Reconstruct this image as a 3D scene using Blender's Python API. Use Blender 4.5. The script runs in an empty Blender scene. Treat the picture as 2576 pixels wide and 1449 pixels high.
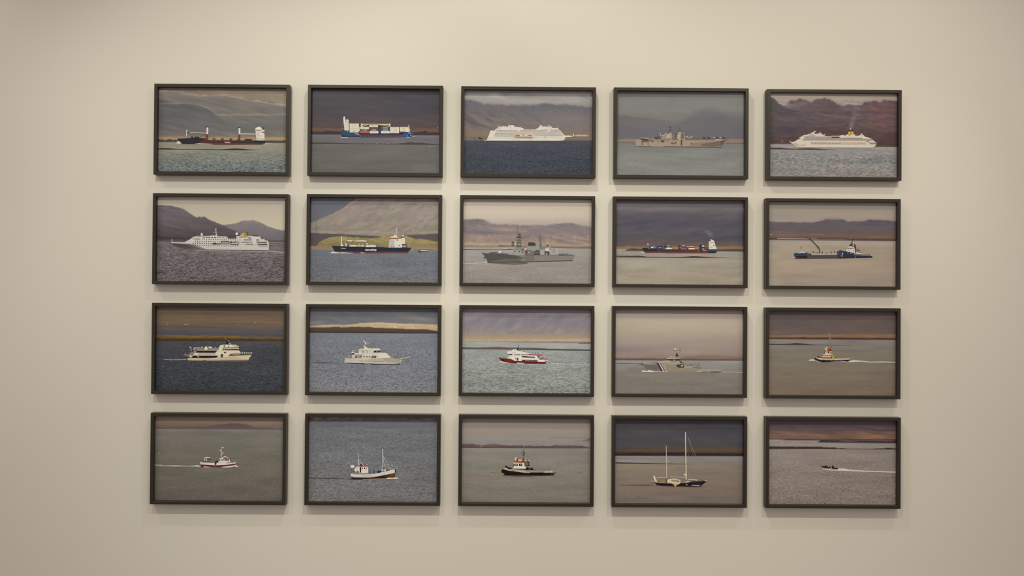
import bpy, math, random
import numpy as np
from mathutils import Vector
from mathutils.geometry import tessellate_polygon

scene = bpy.context.scene
col = scene.collection

# ------------------------------------------------------------------ camera
ZC = 1.55                                   # height of the middle of the hang above the floor
cam_data = bpy.data.cameras.new('camera')
cam_data.sensor_width = 36.0
cam_data.lens = 36.0 * 2150.0 / 2576.0
camera = bpy.data.objects.new('camera', cam_data)
camera.location = (-0.07182, -3.31916, ZC + 0.00219)
camera.rotation_euler = (math.pi / 2 + 0.00875, -0.00724, -0.00416)
col.objects.link(camera)
scene.camera = camera

# ------------------------------------------------------------------ light
scene.view_settings.view_transform = 'Standard'
scene.view_settings.look = 'None'
scene.view_settings.gamma = 1.0
scene.view_settings.use_curve_mapping = False
scene.view_settings.exposure = 0.04

world = bpy.data.worlds.new('room_light')
scene.world = world
world.use_nodes = True
bg = world.node_tree.nodes['Background']
bg.inputs[0].default_value = (1.0, 0.83, 0.695, 1.0)
bg.inputs[1].default_value = 0.55

def spot(name, loc, target, watts, angle, blend, radius, rgb):
    l = bpy.data.lights.new(name, 'SPOT')
    l.energy = watts
    l.color = rgb
    l.spot_size = math.radians(angle)
    l.spot_blend = blend
    l.shadow_soft_size = radius
    o = bpy.data.objects.new(name, l)
    o.location = loc
    o.rotation_euler = (Vector(target) - Vector(loc)).to_track_quat('-Z', 'Y').to_euler()
    col.objects.link(o)
    return o

# the far track, 1.9 m from the wall, and the near one at 1 m, both under a 3.5 m ceiling;
# the lamps to the right burn a little warmer
for x, tx, tz, w, ang, rgb in ((-2.50, -1.69, -1.6, 36, 52, (0.99, 0.955, 0.73)), (-1.20, -1.07, 0.34, 72, 59, (1.0, 0.955, 0.73)),
                               (-0.04, 0.01, -1.6, 106, 67, (1.0, 0.945, 0.72)), (1.32, 1.13, 0.15, 72, 77, (1.0, 0.915, 0.69)),
                               (2.0, 1.69, -1.6, 7, 52, (1.0, 0.87, 0.66))):
    spot('track_spot', (x, -1.88, ZC + 1.89), (tx, 0, ZC + tz), w, ang, 1.0, 0.03, rgb)
for x, tx, tz, w, ang, rgb in ((-2.55, -1.75, -1.6, 35, 85, (0.99, 0.955, 0.73)), (-0.15, -0.04, 0.05, 47, 99, (1.0, 0.945, 0.72)),
                               (2.0, 0.65, -1.6, 41, 52, (1.0, 0.88, 0.67))):
    spot('wall_spot', (x, -0.985, ZC + 2.0), (tx, 0, ZC + tz), w, ang, 1.0, 0.045, rgb)

# ------------------------------------------------------------------ materials
def nodes(name):
    m = bpy.data.materials.new(name)
    m.use_nodes = True
    nt = m.node_tree
    return m, nt, nt.nodes['Principled BSDF']

def N(nt, kind, **kw):
    n = nt.nodes.new(kind)
    for k, v in kw.items():
        setattr(n, k, v)
    return n

def math_node(nt, op, a, b):
    n = N(nt, 'ShaderNodeMath', operation=op)
    for i, v in enumerate((a, b)):
        if isinstance(v, (int, float)):
            n.inputs[i].default_value = v
        else:
            nt.links.new(v, n.inputs[i])
    return n.outputs[0]

def paint_material():
    m, nt, b = nodes('painted_plaster')
    tc = N(nt, 'ShaderNodeTexCoord')
    big = N(nt, 'ShaderNodeTexNoise'); big.inputs['Scale'].default_value = 0.8
    nt.links.new(tc.outputs['Object'], big.inputs['Vector'])
    ramp = N(nt, 'ShaderNodeMixRGB')
    ramp.inputs[1].default_value = (0.80, 0.80, 0.785, 1)
    ramp.inputs[2].default_value = (0.785, 0.785, 0.768, 1)
    nt.links.new(big.outputs['Fac'], ramp.inputs[0])
    nt.links.new(ramp.outputs[0], b.inputs['Base Color'])
    b.inputs['Roughness'].default_value = 0.85
    b.inputs['Specular IOR Level'].default_value = 0.15
    fine = N(nt, 'ShaderNodeTexNoise'); fine.inputs['Scale'].default_value = 220
    nt.links.new(tc.outputs['Object'], fine.inputs['Vector'])
    bump = N(nt, 'ShaderNodeBump'); bump.inputs['Strength'].default_value = 0.04
    bump.inputs['Distance'].default_value = 0.001
    nt.links.new(fine.outputs['Fac'], bump.inputs['Height'])
    nt.links.new(bump.outputs[0], b.inputs['Normal'])
    return m

def wood_material():
    m, nt, b = nodes('dark_stained_wood')
    tc = N(nt, 'ShaderNodeTexCoord')
    mp = N(nt, 'ShaderNodeMapping')
    mp.inputs['Scale'].default_value = (6, 90, 90)
    nt.links.new(tc.outputs['Object'], mp.inputs['Vector'])
    g = N(nt, 'ShaderNodeTexNoise'); g.inputs['Scale'].default_value = 4; g.inputs['Detail'].default_value = 4
    nt.links.new(mp.outputs[0], g.inputs['Vector'])
    mix = N(nt, 'ShaderNodeMixRGB')
    mix.inputs[1].default_value = (0.019, 0.0165, 0.013, 1)
    mix.inputs[2].default_value = (0.031, 0.027, 0.021, 1)
    nt.links.new(g.outputs['Fac'], mix.inputs[0])
    nt.links.new(mix.outputs[0], b.inputs['Base Color'])
    b.inputs['Roughness'].default_value = 0.42
    b.inputs['Specular IOR Level'].default_value = 0.5
    return m

def print_material():
    # the photographic paper: ink colours from the mesh, fine ripples of the water on top
    m, nt, b = nodes('photographic_print')
    ca = N(nt, 'ShaderNodeAttribute', attribute_name='ink')
    wa = N(nt, 'ShaderNodeAttribute', attribute_name='ripple')
    tc = N(nt, 'ShaderNodeTexCoord')
    oi = N(nt, 'ShaderNodeObjectInfo')
    outs = []
    for sx, sz, detail in ((100, 500, 4.0), (34, 210, 2.0), (260, 520, 1.0)):
        mp = N(nt, 'ShaderNodeMapping')
        mp.inputs['Scale'].default_value = (sx, 1, sz)
        nt.links.new(tc.outputs['Object'], mp.inputs['Vector'])
        add = N(nt, 'ShaderNodeVectorMath', operation='ADD')
        nt.links.new(mp.outputs[0], add.inputs[0])
        cmb = N(nt, 'ShaderNodeCombineXYZ')
        nt.links.new(math_node(nt, 'MULTIPLY', oi.outputs['Random'], 97.0), cmb.inputs[1])
        nt.links.new(cmb.outputs[0], add.inputs[1])
        n = N(nt, 'ShaderNodeTexNoise')
        n.inputs['Scale'].default_value = 1.0
        n.inputs['Detail'].default_value = detail
        n.inputs['Distortion'].default_value = 0.6
        nt.links.new(add.outputs[0], n.inputs['Vector'])
        outs.append(math_node(nt, 'SUBTRACT', n.outputs['Fac'], 0.5))
    s = math_node(nt, 'ADD', math_node(nt, 'MULTIPLY', outs[0], 13.0), math_node(nt, 'MULTIPLY', outs[1], 2.5))
    s = math_node(nt, 'ADD', math_node(nt, 'MULTIPLY', s, wa.outputs['Fac']), math_node(nt, 'MULTIPLY', outs[2], 0.10))
    f = math_node(nt, 'MAXIMUM', math_node(nt, 'ADD', s, 1.0), 0.3)
    mul = N(nt, 'ShaderNodeVectorMath', operation='SCALE')
    nt.links.new(ca.outputs['Color'], mul.inputs[0])
    nt.links.new(f, mul.inputs['Scale'])
    nt.links.new(mul.outputs[0], b.inputs['Base Color'])
    b.inputs['Roughness'].default_value = 0.38
    b.inputs['Specular IOR Level'].default_value = 0.25
    return m

def plain(name, rgb, rough):
    m, nt, b = nodes(name)
    tc = N(nt, 'ShaderNodeTexCoord')
    n = N(nt, 'ShaderNodeTexNoise'); n.inputs['Scale'].default_value = 9
    nt.links.new(tc.outputs['Object'], n.inputs['Vector'])
    mix = N(nt, 'ShaderNodeMixRGB')
    mix.inputs[1].default_value = (*[c * 0.92 for c in rgb], 1)
    mix.inputs[2].default_value = (*rgb, 1)
    nt.links.new(n.outputs['Fac'], mix.inputs[0])
    nt.links.new(mix.outputs[0], b.inputs['Base Color'])
    b.inputs['Roughness'].default_value = rough
    return m

M_WALL, M_WOOD, M_PRINT = paint_material(), wood_material(), print_material()
M_FLOOR = plain('grey_screed', (0.20, 0.185, 0.165), 0.6)
M_BOARD = plain('grey_board', (0.30, 0.28, 0.25), 0.9)

# ------------------------------------------------------------------ room
def mesh_obj(name, verts, faces, mat, parent=None):
    me = bpy.data.meshes.new(name)
    me.from_pydata(verts, [], faces)
    me.update()
    me.materials.append(mat)
    o = bpy.data.objects.new(name, me)
    col.objects.link(o)
    if parent:
        o.parent = parent
    return o

def box(x0, x1, y0, y1, z0, z1):
    v = [(x, y, z) for x in (x0, x1) for y in (y0, y1) for z in (z0, z1)]
    f = [(0, 1, 3, 2), (4, 6, 7, 5), (0, 4, 5, 1), (2, 3, 7, 6), (0, 2, 6, 4), (1, 5, 7, 3)]
    return v, f

wall = mesh_obj('wall_back', *box(-6, 6, 0, 0.2, 0, 4.2), M_WALL)
wall['kind'] = 'structure'; wall['label'] = 'plain cream white gallery wall behind the framed photographs'
floor = mesh_obj('floor', *box(-6, 6, -7, 0, -0.15, 0), M_FLOOR)
floor['kind'] = 'structure'; floor['label'] = 'smooth grey gallery floor below the wall'

# ------------------------------------------------------------------ frames
FW, FH, RAIL, DEPTH, RECESS = 0.52, 0.350, 0.0125, 0.031, 0.0165
OW, OH = FW - 2 * RAIL, FH - 2 * RAIL       # opening

def rail_mesh(name, half_out, half_in, horizontal, sign):
    # mitred rail, small bevel on its outer and inner front edge
    b = 0.0009
    prof = [(0.0, 0.0), (0.0, -DEPTH + b), (b, -DEPTH), (RAIL - b, -DEPTH), (RAIL, -DEPTH + b), (RAIL, 0.0)]   # (inwards, y)
    verts = []
    for end in (-1, 1):
        for (i, y) in prof:
            along = end * (half_out - i)
            across = sign * (half_in - i)
            verts.append((along, y, across) if horizontal else (across, y, along))
    n = len(prof)
    faces = [(k, (k + 1) % n, n + (k + 1) % n, n + k) for k in range(n)]
    faces += [tuple(range(n)), tuple(range(2 * n - 1, n - 1, -1))]
    me = bpy.data.meshes.new(name)
    me.from_pydata(verts, [], faces)
    me.update()
    import bmesh
    bm = bmesh.new(); bm.from_mesh(me); bmesh.ops.recalc_face_normals(bm, faces=bm.faces); bm.to_mesh(me); bm.free()
    me.materials.append(M_WOOD)
    return me

RAILS = [rail_mesh('rail', FW / 2, FH / 2, True, 1), rail_mesh('rail', FW / 2, FH / 2, True, -1),
         rail_mesh('rail', FH / 2, FW / 2, False, -1), rail_mesh('rail', FH / 2, FW / 2, False, 1)]
bv, bf = box(-OW / 2, OW / 2, -DEPTH + RECESS + 0.0006, -0.004, -OH / 2, OH / 2)
BOARD = bpy.data.meshes.new('backing_board'); BOARD.from_pydata(bv, [], bf); BOARD.update(); BOARD.materials.append(M_BOARD)

# ------------------------------------------------------------------ ink on paper
# where each print's middle falls in the photograph (pixels), used to measure the picture's motifs
CX = [[560.60, 945.20, 1328.87, 1711.62, 2095.16], [557.26, 942.42, 1326.46, 1709.53, 2092.32],
      [555.07, 940.31, 1324.56, 1707.76, 2091.99], [552.06, 938.55, 1323.44, 1707.25, 2092.18]]
CY = [[327.89, 330.39, 334.24, 336.95, 341.09], [602.32, 604.28, 607.07, 610.05, 614.41],
      [877.04, 880.16, 882.48, 884.71, 888.30], [1152.76, 1155.01, 1157.23, 1160.11, 1162.50]]
HX = [[-1.1811, -0.5901, 0.0004, 0.5903, 1.1823], [-1.1819, -0.5907, -0.0003, 0.5894, 1.1796],
      [-1.1809, -0.5903, -0.0003, 0.5890, 1.1808], [-1.1812, -0.5893, 0.0010, 0.5906, 1.1827]]
HZ = [[0.6329, 0.6338, 0.6326, 0.6332, 0.6315], [0.2107, 0.2121, 0.2123, 0.2121, 0.2098],
      [-0.2110, -0.2117, -0.2111, -0.2104, -0.2118], [-0.6333, -0.6329, -0.6326, -0.6332, -0.6330]]
CROP = [[(370, 195), (755, 195), (1140, 195), (1525, 200), (1910, 205)],
        [(370, 470), (755, 475), (1140, 475), (1525, 480), (1910, 480)],
        [(365, 750), (750, 755), (1140, 755), (1525, 755), (1910, 760)],
        [(365, 1025), (750, 1030), (1140, 1030), (1525, 1030), (1910, 1035)]]
S0 = 2039.0 / 380.0
# light that reaches the hang in each row (white paper would look like this), to turn seen colours into ink
LIGHT = [(0.84, 0.76, 0.60), (0.80, 0.72, 0.57), (0.73, 0.65, 0.51), (0.66, 0.585, 0.455)]
VEIL = 0.006

def lin(v):
    v = np.asarray(v, float) / 255.0
    return np.where(v <= 0.04045, v / 12.92, ((v + 0.055) / 1.055) ** 2.4)

def hexrgb(h):
    return np.array([int(h[i:i + 2], 16) for i in (0, 2, 4)], float)

def tone(c):
    # soft tones of the small motifs: the prints hold neither pure white nor pure colour
    g = c.mean()
    t = g if g < 165 else 165 + (g - 165) * 0.78
    return t + (c - g) * 0.86

def ink(rgb, row):
    return np.clip((lin(rgb) - VEIL) / np.array(LIGHT[row]), 0.004, 0.92)

class Map:
    def __init__(s, r, c):
        a = (1.5374 + .00228 * (c - 2) - .0017 * (r - 1.5)) / 1000
        b = (.0109 - .0024 * (c - 2)) / 1000
        e = .0112 / 1000
        d = -(1.5373 + .0011 * (c - 2) - .0034 * (r - 1.5)) / 1000
        s.m = np.array([[a, b], [e, d]]); s.i = np.linalg.inv(s.m)
        s.c = np.array([CX[r][c], CY[r][c]])
    def local(s, p):
        return (np.asarray(p, float) - s.c) @ s.m.T
    def pix(s, q):
        return np.asarray(q, float) @ s.i.T + s.c

def fbm(x, y, seed, octaves=4):
    out = np.zeros_like(x); amp = 1.0; tot = 0.0
    for o in range(octaves):
        rs = np.random.RandomState(seed * 31 + o)
        t = rs.rand(64, 64) * 2 - 1
        xi = np.floor(x).astype(int); yi = np.floor(y).astype(int)
        fx = x - xi; fy = y - yi
        fx = fx * fx * (3 - 2 * fx); fy = fy * fy * (3 - 2 * fy)
        g = lambda i, j: t[(yi + j) % 64, (xi + i) % 64]
        out += amp * ((g(0, 0) * (1 - fx) + g(1, 0) * fx) * (1 - fy) + (g(0, 1) * (1 - fx) + g(1, 1) * fx) * fy)
        tot += amp; amp *= 0.55; x = x * 2.03 + 7.1; y = y * 2.03 + 3.7
    return out / tot * 1.6

def sstep(t):
    t = np.clip(t, 0, 1)
    return t * t * (3 - 2 * t)

def line(pts, x):
    if isinstance(pts, (int, float)):
        return pts + 0.0065 * (x - 1000)
    a = np.array(pts, float)
    return np.interp(x, a[:, 0], a[:, 1])

def grad(stops, y):
    ys = [s[0] for s in stops]; cs = np.array([hexrgb(s[1]) for s in stops])
    return np.stack([np.interp(y, ys, cs[:, k]) for k in range(3)], -1)

NX, NY = 210, 138
def landscape(ops, r, c, mp):
    gx = np.linspace(-OW / 2, OW / 2, NX); gz = np.linspace(-OH / 2, OH / 2, NY)
    X, Z = np.meshgrid(gx, gz)
    P = mp.pix(np.stack([X, Z], -1))
    x = (P[..., 0] - CROP[r][c][0]) * S0; y = (P[..., 1] - CROP[r][c][1]) * S0
    yl = y - 0.0065 * (x - 1000)
    rgb = np.zeros(X.shape + (3,)) + 128.0
    rip = np.zeros(X.shape)
    k = 0
    for op in ops:
        k += 1
        t = op[0]
        if t == 'V':
            rgb = grad(op[1], yl)
        elif t == 'B':                      # band between two lines
            _, h, top, bot, st, sb, a = op[:7]
            jit = op[7] if len(op) > 7 else 0
            j = jit * fbm(x / 60, y / 60, r * 50 + c * 10 + k) if jit else 0
            m = a * sstep((y - line(top, x) + j) / st + .5) * sstep((line(bot, x) - y) / sb + .5)
            target = hexrgb(h) if isinstance(h, str) else grad(h, yl)
            if len(op) > 8:                 # grain of the slope itself
                amp, sx, sy, tilt = op[8]
                target = target * (1 + amp * fbm(x / sx, (y - tilt * x) / sy, r * 40 + c * 7 + k, 5) + 0.5 * amp * fbm(x / 22, (y - tilt * x) / 14, r * 41 + c * 9 + k, 3))[..., None]
            rgb = rgb * (1 - m[..., None]) + target * m[..., None]
            rip = rip * (1 - m)
        elif t == 'E':                      # soft patch
            _, h, cx, cy, rx, ry, a = op[:7]
            w = math.radians(op[7]) if len(op) > 7 else 0
            dx, dy = x - cx, y - cy
            u = (dx * math.cos(w) + dy * math.sin(w)) / rx; v = (-dx * math.sin(w) + dy * math.cos(w)) / ry
            m = a * np.exp(-(u * u + v * v) * 1.2)
            rgb = rgb * (1 - m[..., None]) + hexrgb(h) * m[..., None]
        elif t == 'N':                      # mottling between two heights
            _, amp, sx, sy, y0, y1 = op[:6]
            tilt = op[6] if len(op) > 6 else 0
            n = fbm(x / sx, (y - tilt * x) / sy, r * 70 + c * 13 + k)
            m = sstep((y - y0) / 30 + .5) * sstep((y1 - y) / 30 + .5)
            rgb = rgb * (1 + amp * n * m)[..., None]
        elif t == 'S':                      # the sea
            _, top, stops, w = op
            m = sstep((y - line(top, x)) / 7 + .5)
            rgb = rgb * (1 - m[..., None]) + grad(stops, yl) * m[..., None]
            wv = np.interp(yl, [q[0] for q in w], [q[1] for q in w])
            n = fbm(x / 420, y / 60, r * 90 + c * 17 + k, 3)
            rgb = rgb * (1 + 0.05 * n * m)[..., None]
            rip = np.maximum(rip * (1 - m), wv * m)
    g = rgb.mean(-1, keepdims=True)
    return X, Z, g + (rgb - g) * 0.9, rip

def draw(text, r, c, mp):
    """little drawing language: polygons, strokes, discs, rows of windows; each item lies on the one before"""
    ox, oy, s = CROP[r][c][0], CROP[r][c][1], S0
    V, F, C, A = [], [], [], []
    layer = 0
    def poly(pts, h):
        nonlocal layer
        layer += 1
        q = mp.local([(ox + p[0] / s, oy + p[1] / s) for p in pts])
        tri = tessellate_polygon([[Vector((a, b, 0)) for a, b in q]])
        b0 = len(V)
        for a, b in q:
            V.append((min(max(a, -OW / 2), OW / 2), -0.00002 * layer, min(max(b, -OH / 2), OH / 2)))
            C.append(h)
        F.extend([(b0 + i, b0 + j, b0 + k) for i, j, k in tri])
    def stroke(pts, w, h):
        for (x0, y0), (x1, y1) in zip(pts, pts[1:]):
            L = math.hypot(x1 - x0, y1 - y0) or 1
            nx, ny = -(y1 - y0) / L * w / 2, (x1 - x0) / L * w / 2
            poly([(x0 + nx, y0 + ny), (x1 + nx, y1 + ny), (x1 - nx, y1 - ny), (x0 - nx, y0 - ny)], h)
    def ell(cx, cy, rx, ry, h):
        poly([(cx + rx * math.cos(t * math.pi / 7), cy + ry * math.sin(t * math.pi / 7)) for t in range(14)], h)
    for ln in text.strip().splitlines():
        w = ln.split()
        if not w or w[0] == '#':
            continue
        k = w[0]
        if k == 'f':
            ox, oy, s = float(w[1]), float(w[2]), float(w[3]); continue
        h = tone(hexrgb(w[1]))
        pt = lambda ws: [tuple(float(v) for v in q.split(',')) for q in ws]
        if k == 'p':
            poly(pt(w[2:]), h)
        elif k == 'r':
            for q in range(2, len(w), 2):
                (x0, y0), (x1, y1) = pt(w[q:q + 2])
                poly([(x0, y0), (x1, y0), (x1, y1), (x0, y1)], h)
        elif k == 'l':
            stroke(pt(w[3:]), float(w[2]), h)
        elif k == 'd':
            for q in w[2:]:
                v = [float(z) for z in q.split(',')]
                ell(v[0], v[1], v[2], v[3] if len(v) > 3 else v[2], h)
        elif k == 'w':                      # row of n marks w x h from a to b
            (x0, y0), (x1, y1), (n, ww, hh) = pt(w[2:5])
            for i in range(int(n)):
                t = i / max(1, n - 1)
                cx, cy = x0 + (x1 - x0) * t, y0 + (y1 - y0) * t
                poly([(cx - ww / 2, cy - hh / 2), (cx + ww / 2, cy - hh / 2), (cx + ww / 2, cy + hh / 2), (cx - ww / 2, cy + hh / 2)], h)
        elif k == 't':                      # lettering: x,y left base, height, width
            x0, y0, hh, ww = [float(z) for z in w[2].split(',')]
            cu = bpy.data.curves.new('lettering', 'FONT'); cu.body = ' '.join(w[3:]); cu.resolution_u = 3; cu.offset = 0.03
            to = bpy.data.objects.new('lettering', cu); col.objects.link(to)
            me = to.evaluated_get(bpy.context.evaluated_depsgraph_get()).to_mesh()
            vs = [(v.co.x, v.co.y) for v in me.vertices]; fs = [tuple(p.vertices) for p in me.polygons]
            bpy.data.objects.remove(to); bpy.data.curves.remove(cu)
            mx = max(v[0] for v in vs) or 1
            layer += 1
            q = mp.local([(ox + (x0 + v[0] / mx * ww) / s, oy + (y0 - v[1] / 0.7 * hh) / s) for v in vs])
            b0 = len(V)
            V.extend((a, -0.00002 * layer, b) for a, b in q); C.extend([h] * len(vs))
            F.extend(tuple(b0 + i for i in f) for f in fs)
    return V, F, C

def ink_mesh(name, V, F, C, A, row):
    me = bpy.data.meshes.new(name)
    me.from_pydata(V, [], F)
    me.update()
    k = me.attributes.new('ink', 'FLOAT_COLOR', 'POINT')
    rgba = np.ones((len(V), 4), np.float32); rgba[:, :3] = ink(np.array(C), row)
    k.data.foreach_set('color', rgba.ravel())
    a = me.attributes.new('ripple', 'FLOAT', 'POINT')
    a.data.foreach_set('value', np.asarray(A, np.float32))
    me.materials.append(M_PRINT)
    return me

gi = np.arange(NX * NY).reshape(NY, NX)
GRID = np.stack([gi[:-1, :-1], gi[:-1, 1:], gi[1:, 1:], gi[1:, :-1]], -1).reshape(-1, 4).tolist()
YP = -DEPTH + RECESS

def framed_photograph(r, c, label, ops, over, ship, ship_label):
    root = bpy.data.objects.new('framed_photograph', None)
    root.empty_display_size = 0.1
    root.location = (HX[r][c], 0, ZC + HZ[r][c])
    root['label'] = label; root['category'] = 'framed photograph'; root['group'] = 'framed ship photographs hung in a grid'
    col.objects.link(root)
    for me in RAILS:
        o = bpy.data.objects.new('rail', me); o.parent = root; col.objects.link(o)
    o = bpy.data.objects.new('backing_board', BOARD); o.parent = root; col.objects.link(o)
    mp = Map(r, c)
    X, Z, rgb, rip = landscape(ops, r, c, mp)
    V = np.stack([X, np.zeros_like(X), Z], -1).reshape(-1, 3).tolist()
    F = list(GRID); C = rgb.reshape(-1, 3).tolist(); A = rip.ravel().tolist()
    if over:
        v, f, cc = draw(over, r, c, mp)
        b0 = len(V)
        V += v; F += [tuple(b0 + i for i in q) for q in f]; C += [list(z) for z in cc]; A += [0.02] * len(v)
    pr = bpy.data.objects.new('print', ink_mesh('print', V, F, C, A, r))
    pr.parent = root; pr.location = (0, YP, 0); col.objects.link(pr)
    v, f, cc = draw(ship, r, c, mp)
    so = bpy.data.objects.new('printed_ship', ink_mesh('printed_ship', v, f, cc, [0.035] * len(v), r))
    so.parent = pr; so.location = (0, -0.0006, 0); so['label'] = ship_label
    col.objects.link(so)
    return root

# ------------------------------------------------------------------ the twenty pictures
framed_photograph(0, 0, 'framed photo of a dark cargo ship with two white deck cranes', [
 ('V', [(150, '867c72'), (300, '7a736b'), (600, '716c66'), (760, '7a7268'), (820, '857a68')]),
 ('B', '958269', 150, [(150, 150), (420, 175), (540, 218), (700, 245), (1060, 232), (1400, 300), (1700, 330), (1870, 372)], 20, 40, .75, 20),
 ('B', 'a8937a', [(420, 180), (540, 212), (700, 240), (1060, 228), (1400, 298), (1870, 368)], [(420, 195), (540, 226), (700, 258), (1060, 245), (1400, 318), (1870, 390)], 10, 20, .8, 14),
 ('B', [(330, '62625f'), (450, '606161'), (640, '666562'), (760, '746e66')], [(150, 290), (400, 355), (560, 352), (700, 372), (850, 425), (950, 520), (1050, 600), (1300, 700)], 780, 30, 90, .95, 18),
 ('B', '958672', [(360, 345), (560, 340), (700, 358), (850, 412), (930, 490)], [(360, 362), (560, 354), (700, 376), (850, 432), (930, 515)], 10, 14, .6, 8),
 ('E', '6b6965', 1300, 650, 500, 70, .6),
 ('N', .07, 260, 40, 150, 800, .22),
 ('B', '8d7d66', 800, 850, 20, 14, .8, 8),
 ('B', 'b08e5e', [(1560, 812), (1870, 808)], [(1560, 850), (1870, 852)], 12, 12, .9, 10),
 ('B', '4b443f', [(140, 836), (420, 838), (700, 846), (1400, 858), (1600, 853), (1870, 850)], [(140, 872), (600, 876), (1870, 888)], 7, 6, .95, 9),
 ('S', [(140, 870), (1870, 887)], [(870, '918d79'), (950, '8d8a75'), (1010, '8b8976'), (1100, '7d8077'), (1270, '6c716f')], [(870, .03), (990, .06), (1060, .22), (1270, .36)]),
], '''
p 40392f 145,960 200,953 330,957 400,964 620,968 1000,970 1090,962 1180,957 1290,962 1390,972 1560,982 1560,985 1000,983 600,979 400,976 145,975
p b9b09a 145,975 400,978 640,982 800,984 640,986 400,981 145,979
p a8a28e 1390,985 1560,984 1560,990 1400,990
''', '''
p c9c2b4 400,870 425,858 450,868 460,890 440,902 402,898
p 2d2b31 408,825 500,822 590,815 690,812 790,822 830,848 1430,852 1500,850 1602,855 1592,890 1560,900 480,900 450,872
p 4a302f 790,824 830,846 1430,850 1430,876 1000,880 700,872
p 6c3532 690,874 1000,884 1420,888 1580,892 1556,906 900,908 720,892
p d6cbb8 640,893 700,888 850,897 900,905 780,902
p c2938a 1045,868 1125,870 1122,886 1048,885
r 3a2c2c 595,797 620,815 640,800 700,815
p 6d3835 795,765 822,762 828,850 790,848
r d9d2c3 804,672 828,765
r 3b3431 790,664 832,674
l 4a443e 4 800,655 835,668
r e0dacb 1237,680 1260,765
r 3b3431 1232,674 1262,684
p 6d3835 1236,765 1258,765 1258,850 1230,848
r 5a4b44 530,738 580,750
l dcd5c6 8 578,744 805,752
l dcd5c6 10 1258,762 1475,764
l d8d1c2 11 537,705 534,800
l 5a534a 3 700,810 790,765
r 54352f 885,822 922,838 1000,824 1034,842 1115,824 1150,842 1218,832 1240,850
r 4e3430 1320,830 1418,852
p e2d8c0 1462,690 1480,680 1545,682 1556,704 1585,708 1588,852 1480,850 1470,770
p efe6d2 1470,680 1520,664 1545,682 1545,706 1465,706
r 44403a 1470,706 1548,714
r d8cdb6 1476,722 1500,850
l 5a5248 4 1478,762 1520,764
l 6a6054 5 1480,826 1580,834
r 504a44 1556,732 1586,746
r 4a4642 1560,672 1578,700
w 8d8471 1495,735 1545,738 5,5,7
w 8d8471 1495,785 1545,788 5,5,7
p d8d2c4 1560,898 1620,892 1700,902 1600,906
''', 'dark cargo ship with red deck, two white cranes and white bridge')

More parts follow.
